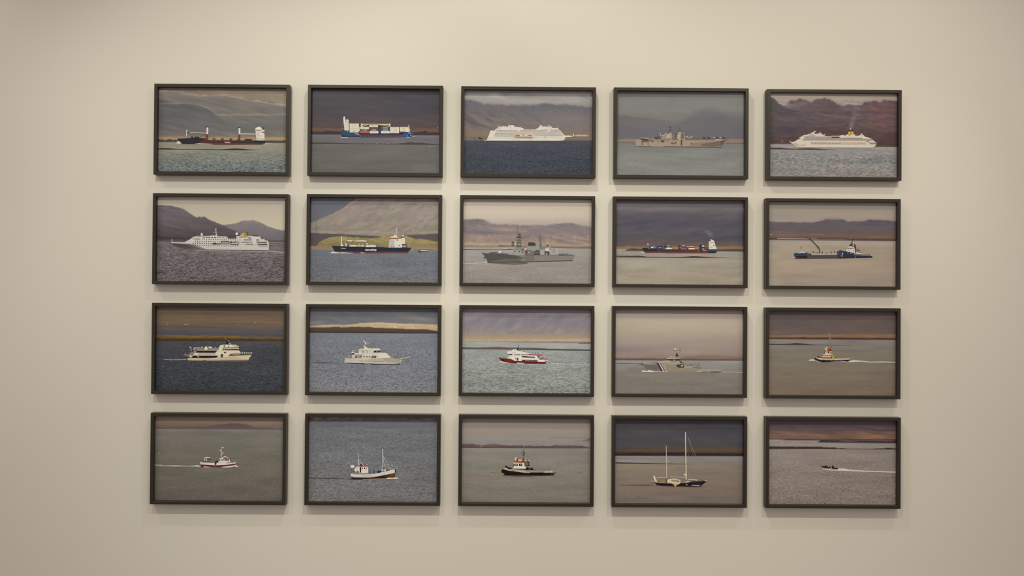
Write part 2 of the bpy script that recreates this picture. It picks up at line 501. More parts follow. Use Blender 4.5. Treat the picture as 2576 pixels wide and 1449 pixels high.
framed_photograph(0, 1, 'framed photo of a blue ship stacked with white, blue and red containers', [
 ('V', [(150, '4f4a4d'), (330, '49454b'), (500, '4d464b'), (600, '55494a'), (690, '544748'), (760, '463e40')]),
 ('E', '454348', 500, 400, 300, 130, .6), ('E', '584a4c', 1000, 540, 350, 60, .5), ('E', '44434a', 1500, 430, 300, 90, .5),
 ('N', .06, 300, 30, 150, 720, .1),
 ('B', '7a5b41', [(300, 690), (420, 694), (560, 700)], [(300, 720), (420, 722), (560, 726)], 14, 14, .7, 12),
 ('B', '6e5140', [(1480, 690), (1880, 680)], [(1480, 735), (1880, 745)], 25, 20, .8, 12),
 ('B', '3a3438', [(140, 728), (560, 735), (1000, 740), (1530, 740), (1640, 728), (1880, 738)], 785, 14, 8, .95, 14),
 ('S', [(140, 769), (1880, 781)], [(770, '716b6d'), (850, '6c676a'), (920, '69665f'), (1100, '67645f'), (1290, '65625b')], [(770, .02), (1290, .025)]),
], '''
p 6a604f 150,858 200,850 240,862 300,856 350,868 430,872 430,882 150,886
p 493f3d 150,880 420,880 740,890 1060,892 1290,894 1400,884 1480,873 1560,880 1640,880 1740,892 1878,900 1878,910 1500,908 1000,902 400,898 150,898
w c8c0b4 740,893 1180,892 4,6,8
d d0c8bc 1752,936,5
d c8bcae 1858,676,6,4
w a89c88 200,862 420,872 9,6,4
''', '''
f 850 280 12.88
p d8d2c8 30,800 110,845 320,850 320,862 120,860
p 1f4c70 115,690 215,640 385,640 470,720 640,770 715,790 715,828 130,826 105,770
p 2c2c36 115,770 330,800 715,806 715,830 120,828
p 44435e 715,740 2040,750 2040,822 715,824
p 3a3446 715,728 2060,728 2060,762 715,762
p 6b474d 715,822 2100,820 2230,838 715,850
p 265483 2040,770 2200,690 2300,676 2460,690 2440,760 2400,820 2050,820
p 2c5a70 2370,700 2450,692 2440,770 2390,810
r 2e2e36 120,626 380,650
p d3c8b6 180,180 230,170 240,240 250,330 245,350 350,352 362,470 362,625 215,625 205,500 190,380 172,250
p e8dfd0 172,250 235,245 245,360 215,380 190,370
p d8cdbd 262,310 300,240 360,318 350,345 265,345
l 4a423e 8 250,350 350,345
l a89684 12 130,380 190,384
l a89684 12 130,445 195,450
l 9c8270 12 110,560 205,570
p cdbfa5 300,385 362,365 362,510 330,515
r ddd2b8 385,402 682,690
r c2b89e 398,668 675,690
w 8d8470 480,438 580,438 5,16,10
w 8d8470 480,512 580,512 5,16,10
w 8d8470 480,578 580,578 5,16,10
w 8d8470 480,648 580,648 5,16,10
l c2b79e 4 400,470 680,470
l c2b79e 4 400,545 680,545
l c2b79e 4 400,612 680,612
r cfc4b2 686,510 712,640
p c8c0b4 530,710 690,735 690,760 600,745
r d9c18c 745,400 800,510 1655,400 1700,510
r e0c48e 760,412 1690,432
l d8bd86 12 790,500 1010,420
l d8bd86 12 800,440 930,480
l d8bd86 14 1320,430 1660,490
l d8bd86 10 1400,440 1660,440
r 3a3a48 1315,455 1420,720
r e2d7b9 725,510 1010,580
r 4c5364 725,582 1010,640
r b25a34 725,642 1010,715
r e2d6bd 1018,450 1304,515
r 7d3e3a 1030,516 1304,580
r 4a5060 1030,582 1310,642
r ddd2b4 1030,644 1315,720
r 46505f 1390,490 1678,580
r 4c5665 1390,582 1680,645
p 46505f 1400,490 1500,470 1660,500 1660,520 1400,520
r ddd5bb 1395,645 1684,720
r dccfb0 1696,512 1984,716
r dccfb0 2005,512 2290,660
p e2d2a8 2200,540 2335,570 2330,670 2180,672
w c8cacb 820,612 930,612 4,24,22
w c8cacb 1115,608 1230,608 4,26,24
w c8cacb 1490,542 1600,542 4,26,26
w c8cacb 1490,608 1600,608 4,26,26
w 97907c 1100,478 1190,478 4,18,10
w 97907c 1115,682 1210,682 4,18,10
w 97907c 1490,682 1600,682 4,18,10
w 97907c 1790,542 1900,542 5,16,10
w 97907c 1790,608 1900,608 5,16,10
w 97907c 1790,678 1900,678 5,16,10
w 97907c 2095,542 2200,542 4,16,10
w 97907c 2095,605 2200,605 4,16,10
w a9a08a 820,540 900,540 3,20,8
r 7a3e36 2015,665 2155,712
r e3d5c6 2295,450 2315,600
d d8c9ba 2305,455,14
r b8c4cc 2285,700 2370,722
d c8c4c0 325,668,12 2360,795,14 2270,798,10
d 1a2236 2310,790,24
p e5ddcf 2230,845 2330,838 2340,850 2220,854
d ded6c8 2455,832,30,10
w 2f3e52 820,790 1280,792 5,34,26
l 55585f 8 1310,822 1350,822
''', 'blue container ship stacked with white, blue and red containers')

framed_photograph(0, 2, 'framed photo of a white cruise ship with orange lifeboats on dark blue sea', [
 ('V', [(150, '8f8a84'), (230, '99948c'), (300, 'a09a90'), (360, '9a938a'), (420, '7a7676')]),
 ('E', 'b3ab9d', 600, 250, 170, 45, .8, 10), ('E', 'b0a89c', 1050, 320, 300, 40, .8), ('E', '87837f', 700, 230, 100, 30, .8, 15), ('E', 'ada79c', 250, 250, 110, 30, .6), ('E', 'a6a29a', 1650, 300, 200, 60, .6), ('E', '8b8884', 1780, 270, 120, 18, .8, 25),
 ('N', .05, 200, 50, 150, 400),
 ('B', [(300, '6c6a6d'), (400, '6b696d'), (480, '706a6a'), (620, '786d68'), (760, '7c6c60')], [(150, 285), (350, 332), (420, 362), (700, 372), (900, 382), (1200, 356), (1500, 362), (1880, 405)], 860, 45, 10, 1, 12, (.06, 140, 26, .45)),
 ('E', '7b7773', 1550, 560, 420, 110, .8), ('E', '706566', 700, 430, 350, 60, .4), ('E', '736664', 300, 470, 160, 80, .5), ('E', '5a575c', 250, 600, 130, 45, .85, 35), ('E', '585357', 520, 510, 50, 14, .8, 30), ('E', '5c5659', 330, 480, 60, 14, .6, 30), ('E', '5a5558', 480, 570, 90, 14, .7, 32), ('E', '8a7d74', 290, 545, 120, 9, .6, 38), ('E', '57545a', 360, 640, 200, 16, .7, 18), ('E', '5e585a', 1150, 580, 60, 10, .6, 40), ('E', '6a6361', 1040, 545, 12, 8, .8),
 ('B', '7a694a', [(150, 765), (480, 768)], 850, 40, 10, .9, 10),
 ('B', '6b6258', [(150, 815), (460, 820)], 850, 20, 8, .7, 10),
 ('B', '83705f', [(1450, 735), (1880, 745)], 800, 35, 10, .8, 10),
 ('B', '716868', [(1450, 812), (1880, 815)], 860, 16, 8, .8, 8),
 ('S', [(150, 851), (1880, 854)], [(850, '4c4b53'), (900, '454850'), (1000, '3f454f'), (1150, '3d434c'), (1300, '3f4148')], [(850, .12), (1000, .2), (1300, .3)]),
], '''
p 3a3836 335,812 360,806 400,828 395,836 345,832
r 3d3b39 288,814 298,834
p bba38c 1630,782 1700,768 1730,776 1780,770 1835,786 1820,793 1660,792
p 8d7b70 1530,822 1880,818 1880,826 1530,828
''', '''
f 1210 300 9.2
p e0d6c2 65,490 135,482 160,410 185,370 205,290 220,265 320,262 330,235 370,215 385,195 430,172 500,172 520,150 545,175 560,150 580,170 610,185 650,130 775,130 790,175 930,188 945,210 970,200 1000,240 1255,240 1330,195 1380,130 1400,130 1405,165 1560,170 1610,185 1650,200 1780,205 1815,250 1850,275 1880,320 1930,375 1955,395 1950,430 1965,485 1880,500 70,498
p e6dcc8 1920,378 2060,378 2120,390 2138,330 2148,332 2145,395 2050,410 1960,415
p 565058 660,122 765,118 790,180 770,165 760,135 660,135
l e3d9c6 16 1550,130 1640,190
p 6c6862 1800,490 1900,465 1965,440 1960,490 1890,500
p d8cdb6 1820,485 1930,462 1940,482 1880,496
p a39b8c 1960,408 2050,408 2130,395 2090,418 1970,422
l 66615b 9 340,258 835,262
l 4f4b47 11 905,264 1535,270
l 4f4b47 11 1610,270 1810,272
l 7c766d 8 385,228 460,228
l 6a645c 8 1000,232 1060,232
w 847e72 1405,240 1790,244 13,12,12
w 8f897d 350,288 1840,290 62,13,11
w 8f897d 340,318 1850,320 62,13,16
w 8f897d 330,346 1860,348 62,13,16
w 8a8478 315,374 1880,380 64,13,14
l 8e887d 6 330,410 770,408
l a29b8e 5 150,436 325,436
w aea696 650,440 900,442 12,8,7
w aea696 985,440 1195,442 10,8,7
w aea696 1290,440 1580,442 12,8,6
p e6c9a8 765,355 1200,355 1195,410 770,400
p b9623f 775,368 905,366 895,395 850,405 800,390
p b9623f 940,370 1025,370 1010,385 945,384
p b9623f 1055,370 1180,370 1165,400 1090,390
d 5a554e 1480,412,9
l c8bca6 8 1232,360 1232,425
d 8f897d 395,320,6 470,310,6
l d8cdb8 6 385,140 388,200
l d8cdb8 6 415,140 418,190
l d8cdb8 6 1740,170 1742,210
l d8cdb8 6 1778,165 1780,210
l a39b90 10 660,185 700,140
''', 'white cruise ship with rows of balconies and orange lifeboats')

framed_photograph(0, 3, 'framed photo of a tan grey aircraft carrier on calm pale sea', [
 ('V', [(150, '76756f'), (300, '7f7f79'), (420, '7e7f78'), (560, '777570'), (700, '6e6a68'), (800, '716a67')]),
 ('B', '6f6b6a', [(150, 480), (400, 505), (600, 530), (850, 562), (1000, 640)], 840, 16, 60, .9, 6),
 ('B', '69676a', [(900, 640), (1000, 560), (1150, 470), (1300, 400), (1500, 410), (1870, 500)], 840, 130, 60, .9, 20),
 ('E', '777671', 900, 500, 250, 60, .5), ('E', '656468', 1400, 640, 350, 100, .5),
 ('N', .03, 300, 90, 150, 800),
 ('B', '86756a', [(140, 808), (400, 806)], 862, 18, 6, .9, 8), ('B', '8f7a69', [(1600, 806), (1880, 806)], 872, 18, 6, .9, 8),
 ('B', '594d46', [(140, 846), (1000, 852), (1880, 858)], 866, 6, 6, .9, 4),
 ('S', [(140, 855), (1880, 867)], [(855, '787a77'), (960, '7e807a'), (1100, '838479'), (1290, '83837a')], [(855, .03), (1290, .06)]),
], '', '''
f 1590 305 9.9077
p a08d75 60,470 100,450 190,440 210,470 400,460 560,455 740,440 900,450 1100,445 1300,445 1600,450 2100,450 2430,448 2330,540 2250,615 2200,640 780,640 110,632 95,560 75,500
p 8c7b67 1500,545 1900,520 2200,488 2330,490 2260,610 2200,638 1400,632
p 6f6154 1750,570 2100,510 2250,486 2340,486 2290,560 2240,612 2000,636 1700,625
p 5f544b 2180,488 2330,488 2290,560 2240,610 2200,560
p a89a86 2080,452 2220,445 2230,472 2100,478
p 75685c 2240,455 2430,448 2360,500 2250,484
l 4c4038 10 790,634 2240,650
l 4c4038 6 120,630 500,632
l 675a4f 16 560,470 1140,462
l 64574c 18 1210,462 2060,462
p 54493f 215,448 410,446 400,480 520,482 410,500 260,500
r 6d5b53 235,490 400,528
r 5d4f45 245,530 265,600 393,490 406,600
r 6b5a4e 460,475 535,520
r 54443d 715,482 805,525
r 5d4d43 635,506 662,528 862,506 886,530 640,545 650,560
p 6a5a4c 955,560 1010,510 1060,512 1115,516 1100,550 1060,575 980,575
r a39680 1010,520 1055,545
r 4e4038 1215,490 1245,600
r 6f5f52 1200,470 1270,500
d 5d4f46 1472,548,14 1480,548,8 1855,490,12
p a6957c 735,440 770,380 740,360 790,340 830,300 870,285 960,280 990,285 995,440
p 8b7c6a 770,430 790,380 830,350 860,300 880,330 840,380 800,430
p b2a68c 870,330 940,330 940,430 860,430
p 5a4a42 870,285 930,282 928,310 880,312
r 76695c 1000,300 1050,440
r 8f7f6c 1012,345 1040,440
p 6a5c50 1050,340 1110,340 1110,440 1060,440
p 9c8b74 1100,445 1120,360 1140,280 1200,275 1300,280 1320,340 1330,440
r 7a6c5c 1220,300 1290,440
r 5f5448 1240,340 1270,420
r bdb094 1160,285 1185,325 1205,280 1215,330
d 3f3832 1268,285,14
r 5d5550 1300,330 1345,355
l d9ceb4 13 1136,374 1150,354 1180,360 1176,384 1148,416 1136,434 1170,438
p c2b69d 1180,430 1210,440 1195,490 1175,470
l d0c8b8 12 688,282 720,380
p bdb29e 740,350 775,340 770,368 745,370
d d8cdb6 735,400,16,9 370,425,20,10 520,425,10,12 960,455,14,9 1265,460,14,10 1300,460,10,10 1365,378,26,11 1500,380,14,8 1415,432,14,6
p 8c7b68 180,400 310,398 310,435 215,435
p a89880 320,415 430,418 430,445 320,445
p 564b45 560,400 620,388 690,392 700,420 640,440 560,425
p 8d7b6a 1330,430 1350,395 1480,385 1510,425
p a5937c 1430,390 1480,380 1490,420 1440,430
l 7c6e60 10 1510,405 1600,410
l 7a6c60 12 1560,420 1700,425
p 4a4542 1750,430 1760,400 1795,390 1830,405 1825,432
p 4a4542 1860,430 1880,395 1905,388 1940,410 1945,432
d b8ae9c 2040,408,26,10 2200,408,26,10 2120,400,10,6
p 534b46 2070,415 2095,390 2150,395 2155,420
p 534b46 2220,415 2240,390 2320,400 2325,424
l 5d5753 9 950,155 955,280
d 504a48 952,152,18,14
d 9a928a 908,195,14,16
l 5d5753 5 915,125 985,135
l 615a57 5 930,240 970,240
l 625c58 5 1145,220 1145,280
l 625c58 5 1160,200 1210,205
l 6a625e 4 1185,120 1187,200
d 5a5a5e 1070,298,12
l b4a890 8 810,460 890,458
w 6b5c50 580,435 700,435 6,10,12
w 8d7a66 90,455 180,455 4,14,14
''', 'tan grey aircraft carrier with helicopters parked on its deck')

framed_photograph(0, 4, 'framed photo of a white cruise ship with plain yellow funnel under reddish mountains', [
 ('V', [(150, 'b3a28e'), (240, 'b5a593'), (330, 'a4978d')]),
 ('B', '9d9088', [(150, 225), (400, 235), (1100, 245), (1500, 250)], 400, 40, 60, .6, 20),
 ('B', [(240, '625456'), (400, '5f5154'), (560, '5b4d50'), (700, '594545'), (830, '553f3c')], [(300, 330), (420, 270), (560, 245), (700, 262), (880, 240), (1000, 265), (1060, 305), (1110, 335), (1250, 305), (1400, 295), (1500, 268), (1600, 258), (1870, 252)], 900, 30, 10, 1, 26),
 ('B', '4f4a4c', [(140, 212), (190, 226), (260, 292), (350, 345), (480, 380), (560, 420)], [(140, 420), (350, 430), (560, 430)], 14, 60, .95, 8),
 ('E', 'a59a92', 330, 285, 90, 35, .75, 30), ('E', '8a7e7a', 470, 330, 130, 35, .5), ('E', 'a79d95', 1200, 290, 110, 28, .7), ('E', '7d7070', 1200, 360, 130, 40, .5), ('E', '857878', 620, 280, 60, 25, .4),
 ('E', '724f4c', 1700, 400, 260, 130, .85), ('E', '7a5548', 1600, 590, 220, 50, .6), ('E', '4b454d', 380, 650, 330, 90, .8), ('E', '594a4e', 300, 520, 250, 50, .5), ('E', '74625f', 700, 440, 320, 14, .6, 5), ('E', '75625e', 1050, 480, 260, 12, .6, 8), ('E', '70605c', 980, 590, 300, 10, .5, -6), ('E', '71605e', 1500, 620, 260, 10, .5, 8), ('E', '503c3b', 900, 680, 300, 60, .5), ('E', '5d3d34', 1720, 760, 160, 70, .5),
 ('E', '857a7b', 1240, 590, 28, 60, .8, 8), ('E', '7c7073', 1275, 500, 32, 80, .7, 12), ('E', '766a6d', 1320, 410, 70, 90, .55, 20),
 ('N', .10, 150, 22, 260, 840, .12), ('N', .06, 60, 30, 260, 840),
 ('B', '5d4432', [(1550, 845), (1880, 848)], 890, 26, 8, .8, 8),
 ('B', '454041', [(140, 832), (440, 836)], 860, 10, 8, .8, 6),
 ('S', [(140, 845), (440, 845), (480, 868), (1560, 884), (1880, 885)], [(840, '9b948c'), (900, '948e87'), (960, '8c8a84'), (1060, '83827d'), (1150, '8d8981'), (1290, '8c857b')], [(845, .03), (960, .1), (1050, .26), (1150, .2), (1290, .18)]),
], '''
p 443d39 145,892 290,895 380,904 480,908 640,902 760,905 880,914 1040,924 1040,928 500,921 145,917
p 6f6963 1400,928 1600,930 1600,933 1400,932
l c8c0b4 5 300,805 320,806
''', '''
f 1980 310 10.962
p d9ccb2 70,520 85,470 92,520 170,515 240,485 290,450 390,430 310,410 470,325 560,320 560,300 650,285 700,250 760,215 800,230 760,245 745,290 850,290 890,262 930,265 980,320 1050,320 1030,350 1170,362 1240,345 1440,345 1530,325 1600,345 1650,305 1860,300 1870,345 1980,345 2050,290 2120,345 2150,375 2240,395 2330,430 2380,480 2430,520 2470,550 2440,610 2400,655 2330,672 260,658 190,610 150,575 110,550
p c4b493 150,560 330,590 540,580 500,620 270,655 190,612
p b9a883 180,545 280,560 300,600 220,610
p 94897f 490,372 1170,372 1225,388 1450,410 2080,420 2330,432 2370,485 420,480 430,440 480,420
l d4c7b0 8 430,405 1200,408
l cdbfa8 6 440,432 2320,436
l c6b8a2 6 430,458 2350,462
l 6f6660 6 560,330 780,332
l 5f5752 5 420,358 760,360
l 5f5752 6 460,420 1200,420
l dacdb5 10 1450,392 2060,398
l 5b524c 10 1530,410 2080,412
r 3f3533 1225,380 1445,405
l 4c423e 10 1450,405 1500,408
p dfd3bc 2070,380 2150,380 2140,430 2080,425
l b9987e 20 650,545 2180,548
w 8d7058 680,552 1440,560 9,50,18
w a98a50 800,545 840,545 2,50,16
w a89060 1020,540 1070,545 2,60,16
w a88f5c 1960,545 2040,548 2,50,18
w d8bfa4 700,512 2150,516 16,50,12
l dccbb0 12 600,575 2200,580
p 3f3c42 2265,540 2465,545 2460,556 2265,550
p 3f3c42 2265,568 2450,570 2440,580 2265,578
p 9a8c78 2170,500 2230,480 2270,500 2240,520
p d8b730 1677,235 1820,232 1818,300 1760,320 1685,300
p 4e2620 1682,200 1815,195 1818,232 1680,234
p e0d6c2 1720,180 1740,145 1760,150 1745,185
l 61450f 13 1770,262 1745,255 1732,275 1745,292 1765,288
p c9a63a 1690,300 1750,345 1700,340
l 857d76 6 752,160 756,215
l c8bca8 8 650,270 720,255
p b8ab96 570,310 700,300 760,330 600,330
l a69b90 5 2040,265 2050,300
d cfc2ac 2050,305,22 895,280,22 1035,320,20,14
p 9f9488 1190,350 1440,345 1440,362 1190,364
l 9d9488 7 260,665 2330,678
''', 'white cruise ship with tiered decks, yellow funnel and thin smoke')

framed_photograph(1, 0, 'framed photo of a white cruise ship with yellow and black funnel below grey mountains', [
 ('V', [(140, 'b3a994'), (220, 'b8ad98'), (400, 'c0b49b'), (500, 'c5b898'), (600, 'c2b49a')]),
 ('B', [(450, '857c7d'), (560, '7d7475'), (660, '746c6d'), (740, '6b6465')], [(1000, 530), (1030, 520), (1100, 505), (1200, 490), (1290, 456), (1440, 452), (1530, 480), (1640, 540), (1760, 575), (1870, 592)], 760, 9, 8, 1, 4, (.04, 150, 30, .1)),
 ('B', [(250, '6a6265'), (400, '6b6265'), (520, '645a5c'), (640, '574e51'), (700, '463f41'), (740, '3e393a')], [(140, 245), (340, 255), (370, 270), (480, 296), (560, 350), (670, 414), (690, 410), (710, 400), (735, 410), (770, 402), (840, 447), (930, 480), (1040, 522), (1100, 560), (1200, 600), (1300, 660), (1400, 735)], 760, 9, 8, 1, 4, (.09, 160, 22, .22)),
 ('E', '706768', 300, 520, 250, 18, .6, 12), ('E', '554c50', 400, 580, 300, 30, .6, 8), ('E', '7a7070', 480, 330, 80, 40, .4, 30), ('E', '5a5255', 1000, 640, 300, 40, .5),
 ('B', '5a5453', [(1600, 712), (1870, 722)], 760, 10, 8, .9, 5),
 ('B', 'a59a8c', [(1600, 748), (1870, 750)], 758, 4, 4, .7),
 ('S', [(140, 740), (1870, 755)], [(740, '746c6c'), (850, '6d6665'), (880, '77706c'), (950, '6b6463'), (1290, '686160')], [(740, .12), (870, .24), (1000, .34), (1290, .4)]),
], '''
p 9c948e 430,836 740,852 1640,862 1860,880 1860,892 1640,876 740,862 430,842
''', '''
f 425 565 9.7208
p c9c2b5 55,445 70,430 75,355 85,360 85,430 380,435 480,380 500,370 575,335 580,320 700,270 780,280 800,195 835,240 840,275 1000,275 1070,260 1140,270 1150,215 1175,215 1190,285 1430,292 1440,340 1640,340 1650,280 1730,275 1830,190 1920,180 1960,275 2090,270 2230,295 2250,340 2340,345 2345,385 2420,395 2450,480 2445,630 1400,625 800,605 480,590 200,540
p d6cfbf 600,300 1430,300 1440,340 1700,345 1720,280 2230,300 2240,345 2340,350 2345,390 2425,400 2450,490 500,465 370,455 480,385
p 5c5556 55,458 480,475 640,520 800,560 850,600 480,590 240,560 120,515
p 867d7a 480,475 640,490 900,600 800,602
p 4f4848 60,455 300,462 420,500 560,570 300,560 130,520
l bcab6a 9 360,458 1060,475
l bcab6a 10 1700,490 2440,498
l 4a4240 8 240,598 800,615
l 4a4240 10 800,615 2430,632
l 3c3634 10 680,302 778,300
l 3c3634 11 580,350 760,354
l 5a524e 8 660,372 720,374
w 37302f 855,312 1130,314 5,42,18
w 655d59 1195,316 1400,322 4,40,16
w 4d4543 820,356 1680,376 17,16,22
w 4d4543 650,406 1250,416 12,18,22
w 4d4543 595,452 1035,460 9,18,22
w 5d5552 595,500 1685,520 21,16,16
p 3c3330 1065,460 1120,440 1180,462 1270,455 1280,478 1070,482
p 3f2f2c 1285,400 1480,402 1485,475 1290,476
p b4917c 1300,440 1330,420 1470,420 1470,468 1300,468
p 8a5f54 1300,410 1470,410 1470,428 1300,430
p 2b2729 1505,408 1705,410 1705,490 1510,488
p bdb6ac 1520,450 1700,446 1690,480 1525,478
d cfc9bf 1575,425,38,12 1660,428,38,12
p c0aa58 1730,300 1830,195 1910,190 1925,270 1920,305
p 2d2a2e 1825,185 1920,178 1955,275 1930,275 1905,195 1830,195
d 75602a 1880,240,36
d c0a754 1880,240,23
d 75602a 1880,240,12
p 55504d 1450,315 1640,310 1660,340 1450,340
p 3a3432 2010,265 2060,258 2190,268 2190,285 2120,280
l 5a5450 14 1770,428 1960,432
l 6a645e 12 1960,425 2050,425
l 6a645e 16 1830,370 2030,370
l 3a3332 18 2140,374 2215,374
l 342d2c 18 2145,428 2400,432
l 2f2928 18 2170,480 2410,482
l 736b60 12 1880,478 2060,480
l 7a726a 20 1940,322 2020,324
w 5a5250 2220,525 2400,528 5,22,12
w 4d4543 1740,318 1738,425 3,18,20
d e0dacd 1665,228,34
d d6cfc1 808,245,28,36
d d6cfc1 1155,98,14
l d3ccbf 16 1155,100 1160,220
l c9c2b5 9 1100,155 1185,155
l c9c2b5 9 1090,205 1190,205
l d0c9bb 8 75,360 78,430
p 48413f 2260,320 2290,320 2340,345 2250,342
''', 'white cruise ship with a yellow and black funnel')

framed_photograph(1, 1, 'framed photo of a navy cargo ship with white lettering before a grassy island', [
 ('V', [(130, '62626b'), (300, '65666d'), (450, '66676c'), (600, '66676c')]),
 ('B', [(165, '8d8078'), (350, '918378'), (480, '8c7f74'), (560, '8a8070'), (600, '8b8171')], [(130, 472), (220, 430), (310, 380), (420, 342), (500, 305), (560, 270), (600, 240), (660, 195), (720, 160), (760, 120)], 650, 8, 8, 1, 10, (.08, 90, 36, -.35)),
 ('E', '7f7f68', 1250, 390, 170, 50, .7, -10), ('E', '77736a', 1000, 430, 260, 24, .5), ('E', '7b7d6a', 1740, 545, 180, 24, .7), ('E', '98897c', 560, 380, 250, 60, .6, -25), ('E', '7d7268', 1450, 300, 70, 60, .5), ('E', '80756c', 1130, 260, 80, 30, .5, -35), ('E', '9a8878', 1550, 330, 100, 60, .4), ('E', '80786c', 550, 560, 350, 16, .5),
 ('B', 'a39a86', [(950, 575), (1160, 588), (1860, 575)], [(950, 590), (1160, 598), (1860, 590)], 10, 10, .4, 14),
 ('B', '574e4e', [(130, 597), (400, 606), (900, 630), (1130, 637), (1400, 628), (1870, 604)], 800, 8, 8, 1, 3),
 ('B', [(620, '93865a'), (690, '8f8254'), (760, '837546'), (800, '7f7350')], [(130, 785), (232, 772), (250, 725), (300, 695), (370, 662), (500, 646), (640, 645), (860, 662), (930, 672), (1020, 662), (1100, 640), (1170, 620), (1350, 618), (1430, 636), (1560, 682), (1640, 680), (1760, 700), (1870, 712)], 835, 7, 6, 1, 6, (.09, 70, 26, .1)),
 ('E', '9a8a52', 1700, 730, 200, 20, .6), ('E', '756a3c', 700, 740, 260, 30, .4),
 ('B', '8a7556', [(1450, 762), (1600, 755), (1870, 768)], 840, 16, 6, .85, 14), ('B', '5e4d3e', [(1480, 808), (1870, 812)], 840, 8, 6, .8, 10),
 ('B', '8a7d68', [(130, 778), (240, 785), (470, 800)], 835, 8, 6, .9, 5),
 ('S', [(130, 824), (470, 828), (1870, 836)], [(825, '6d6f73'), (900, '676b70'), (1050, '686b70'), (1180, '6d6e70'), (1270, '70706f')], [(825, .05), (1000, .12), (1270, .2)]),
], '''
l 6b6058 5 216,430 226,598
l 7b7068 3 208,470 203,590
d e0dacd 1527,556,6
w a0978a 980,575 1150,592 4,30,4
w 9c9482 1430,570 1540,595 3,20,4
w 97866a 1590,800 1840,805 6,26,12
w 54463a 1560,818 1780,825 6,22,8
''', '''
f 825 565 9.9077
p 2a2d31 95,530 280,535 460,548 560,560 1190,565 1520,575 2080,578 2040,640 1980,705 190,700 150,630
p 24293b 460,550 1190,568 1520,578 2000,580 1960,680 560,690 470,640
p 683b3b 180,650 500,670 900,680 1500,672 2000,680 1990,708 700,716 330,716 190,690
l 36393f 5 105,532 1500,572
p d4cfc6 50,708 130,672 220,690 320,700 330,690 660,708 600,716 60,716
p c1a79c 800,705 830,690 960,712 860,716
l b0a9a4 12 322,590 445,595
t f0ece2 928,646,42,286 samskip
p d5cdbb 315,535 320,500 330,290 350,290 350,490 385,510 385,540
r c9c2b4 438,410 470,545
p d8cdba 460,400 530,385 650,405 930,385 950,420 650,420 490,418
p 564d46 445,415 480,410 490,430 470,470 450,460
d 3d3632 515,378,16,8 625,415,16,10 925,388,20,9
p d3c7b2 900,405 950,390 975,430 1000,495 970,500 960,460
d 4a403a 965,440,16,18
r cdc5b8 540,508 695,548
r 4b4641 480,510 540,548
r a89f90 700,510 830,550
r c6bfb4 835,515 890,550
p d0c8bc 860,480 890,520 870,545
r c5bfb4 942,508 1195,560
r 5b554e 1195,525 1225,562
r 75706a 1225,530 1395,560
d d0c4a8 780,495,14,10
p d3cab6 1510,575 1530,430 1560,360 1840,360 1850,310 1920,315 1925,480 1930,575
p b1aba4 1520,570 1530,440 1560,375 1660,380 1660,570
w 8a857f 1575,430 1620,432 2,16,16
w 8a857f 1575,490 1620,492 2,16,16
w 5d5852 1580,550 1632,552 2,18,24
p b06250 1558,330 1750,325 1750,350 1556,352
r 5e3a34 1556,350 1750,362
p dcd3c0 1575,300 1720,290 1750,325 1560,328
l d2c9bb 12 1712,85 1715,300
l c2b9ac 8 1690,150 1740,150
l c2b9ac 8 1700,85 1735,90
d ded6c6 1665,275,26,18
r 4a4540 1825,302 1912,325
d d0c9bd 1870,282,26,20
d 4a4540 1730,385,14 1778,520,14
p 57423c 1845,490 1960,480 1970,560 1850,575
p e0d8c8 1850,530 1960,525 1940,545 1860,548
d 8a4038 1960,550,26,22
r 3c3634 1860,485 1900,520
l b8b0a0 6 2000,500 2000,580
p 7a4038 2230,660 2280,645 2490,650 2495,668 2240,672
p d8cdbf 2310,640 2490,645 2480,656 2320,654
d 5a3030 2300,682,22,8
''', 'navy hulled cargo ship with white lettering and white bridge')

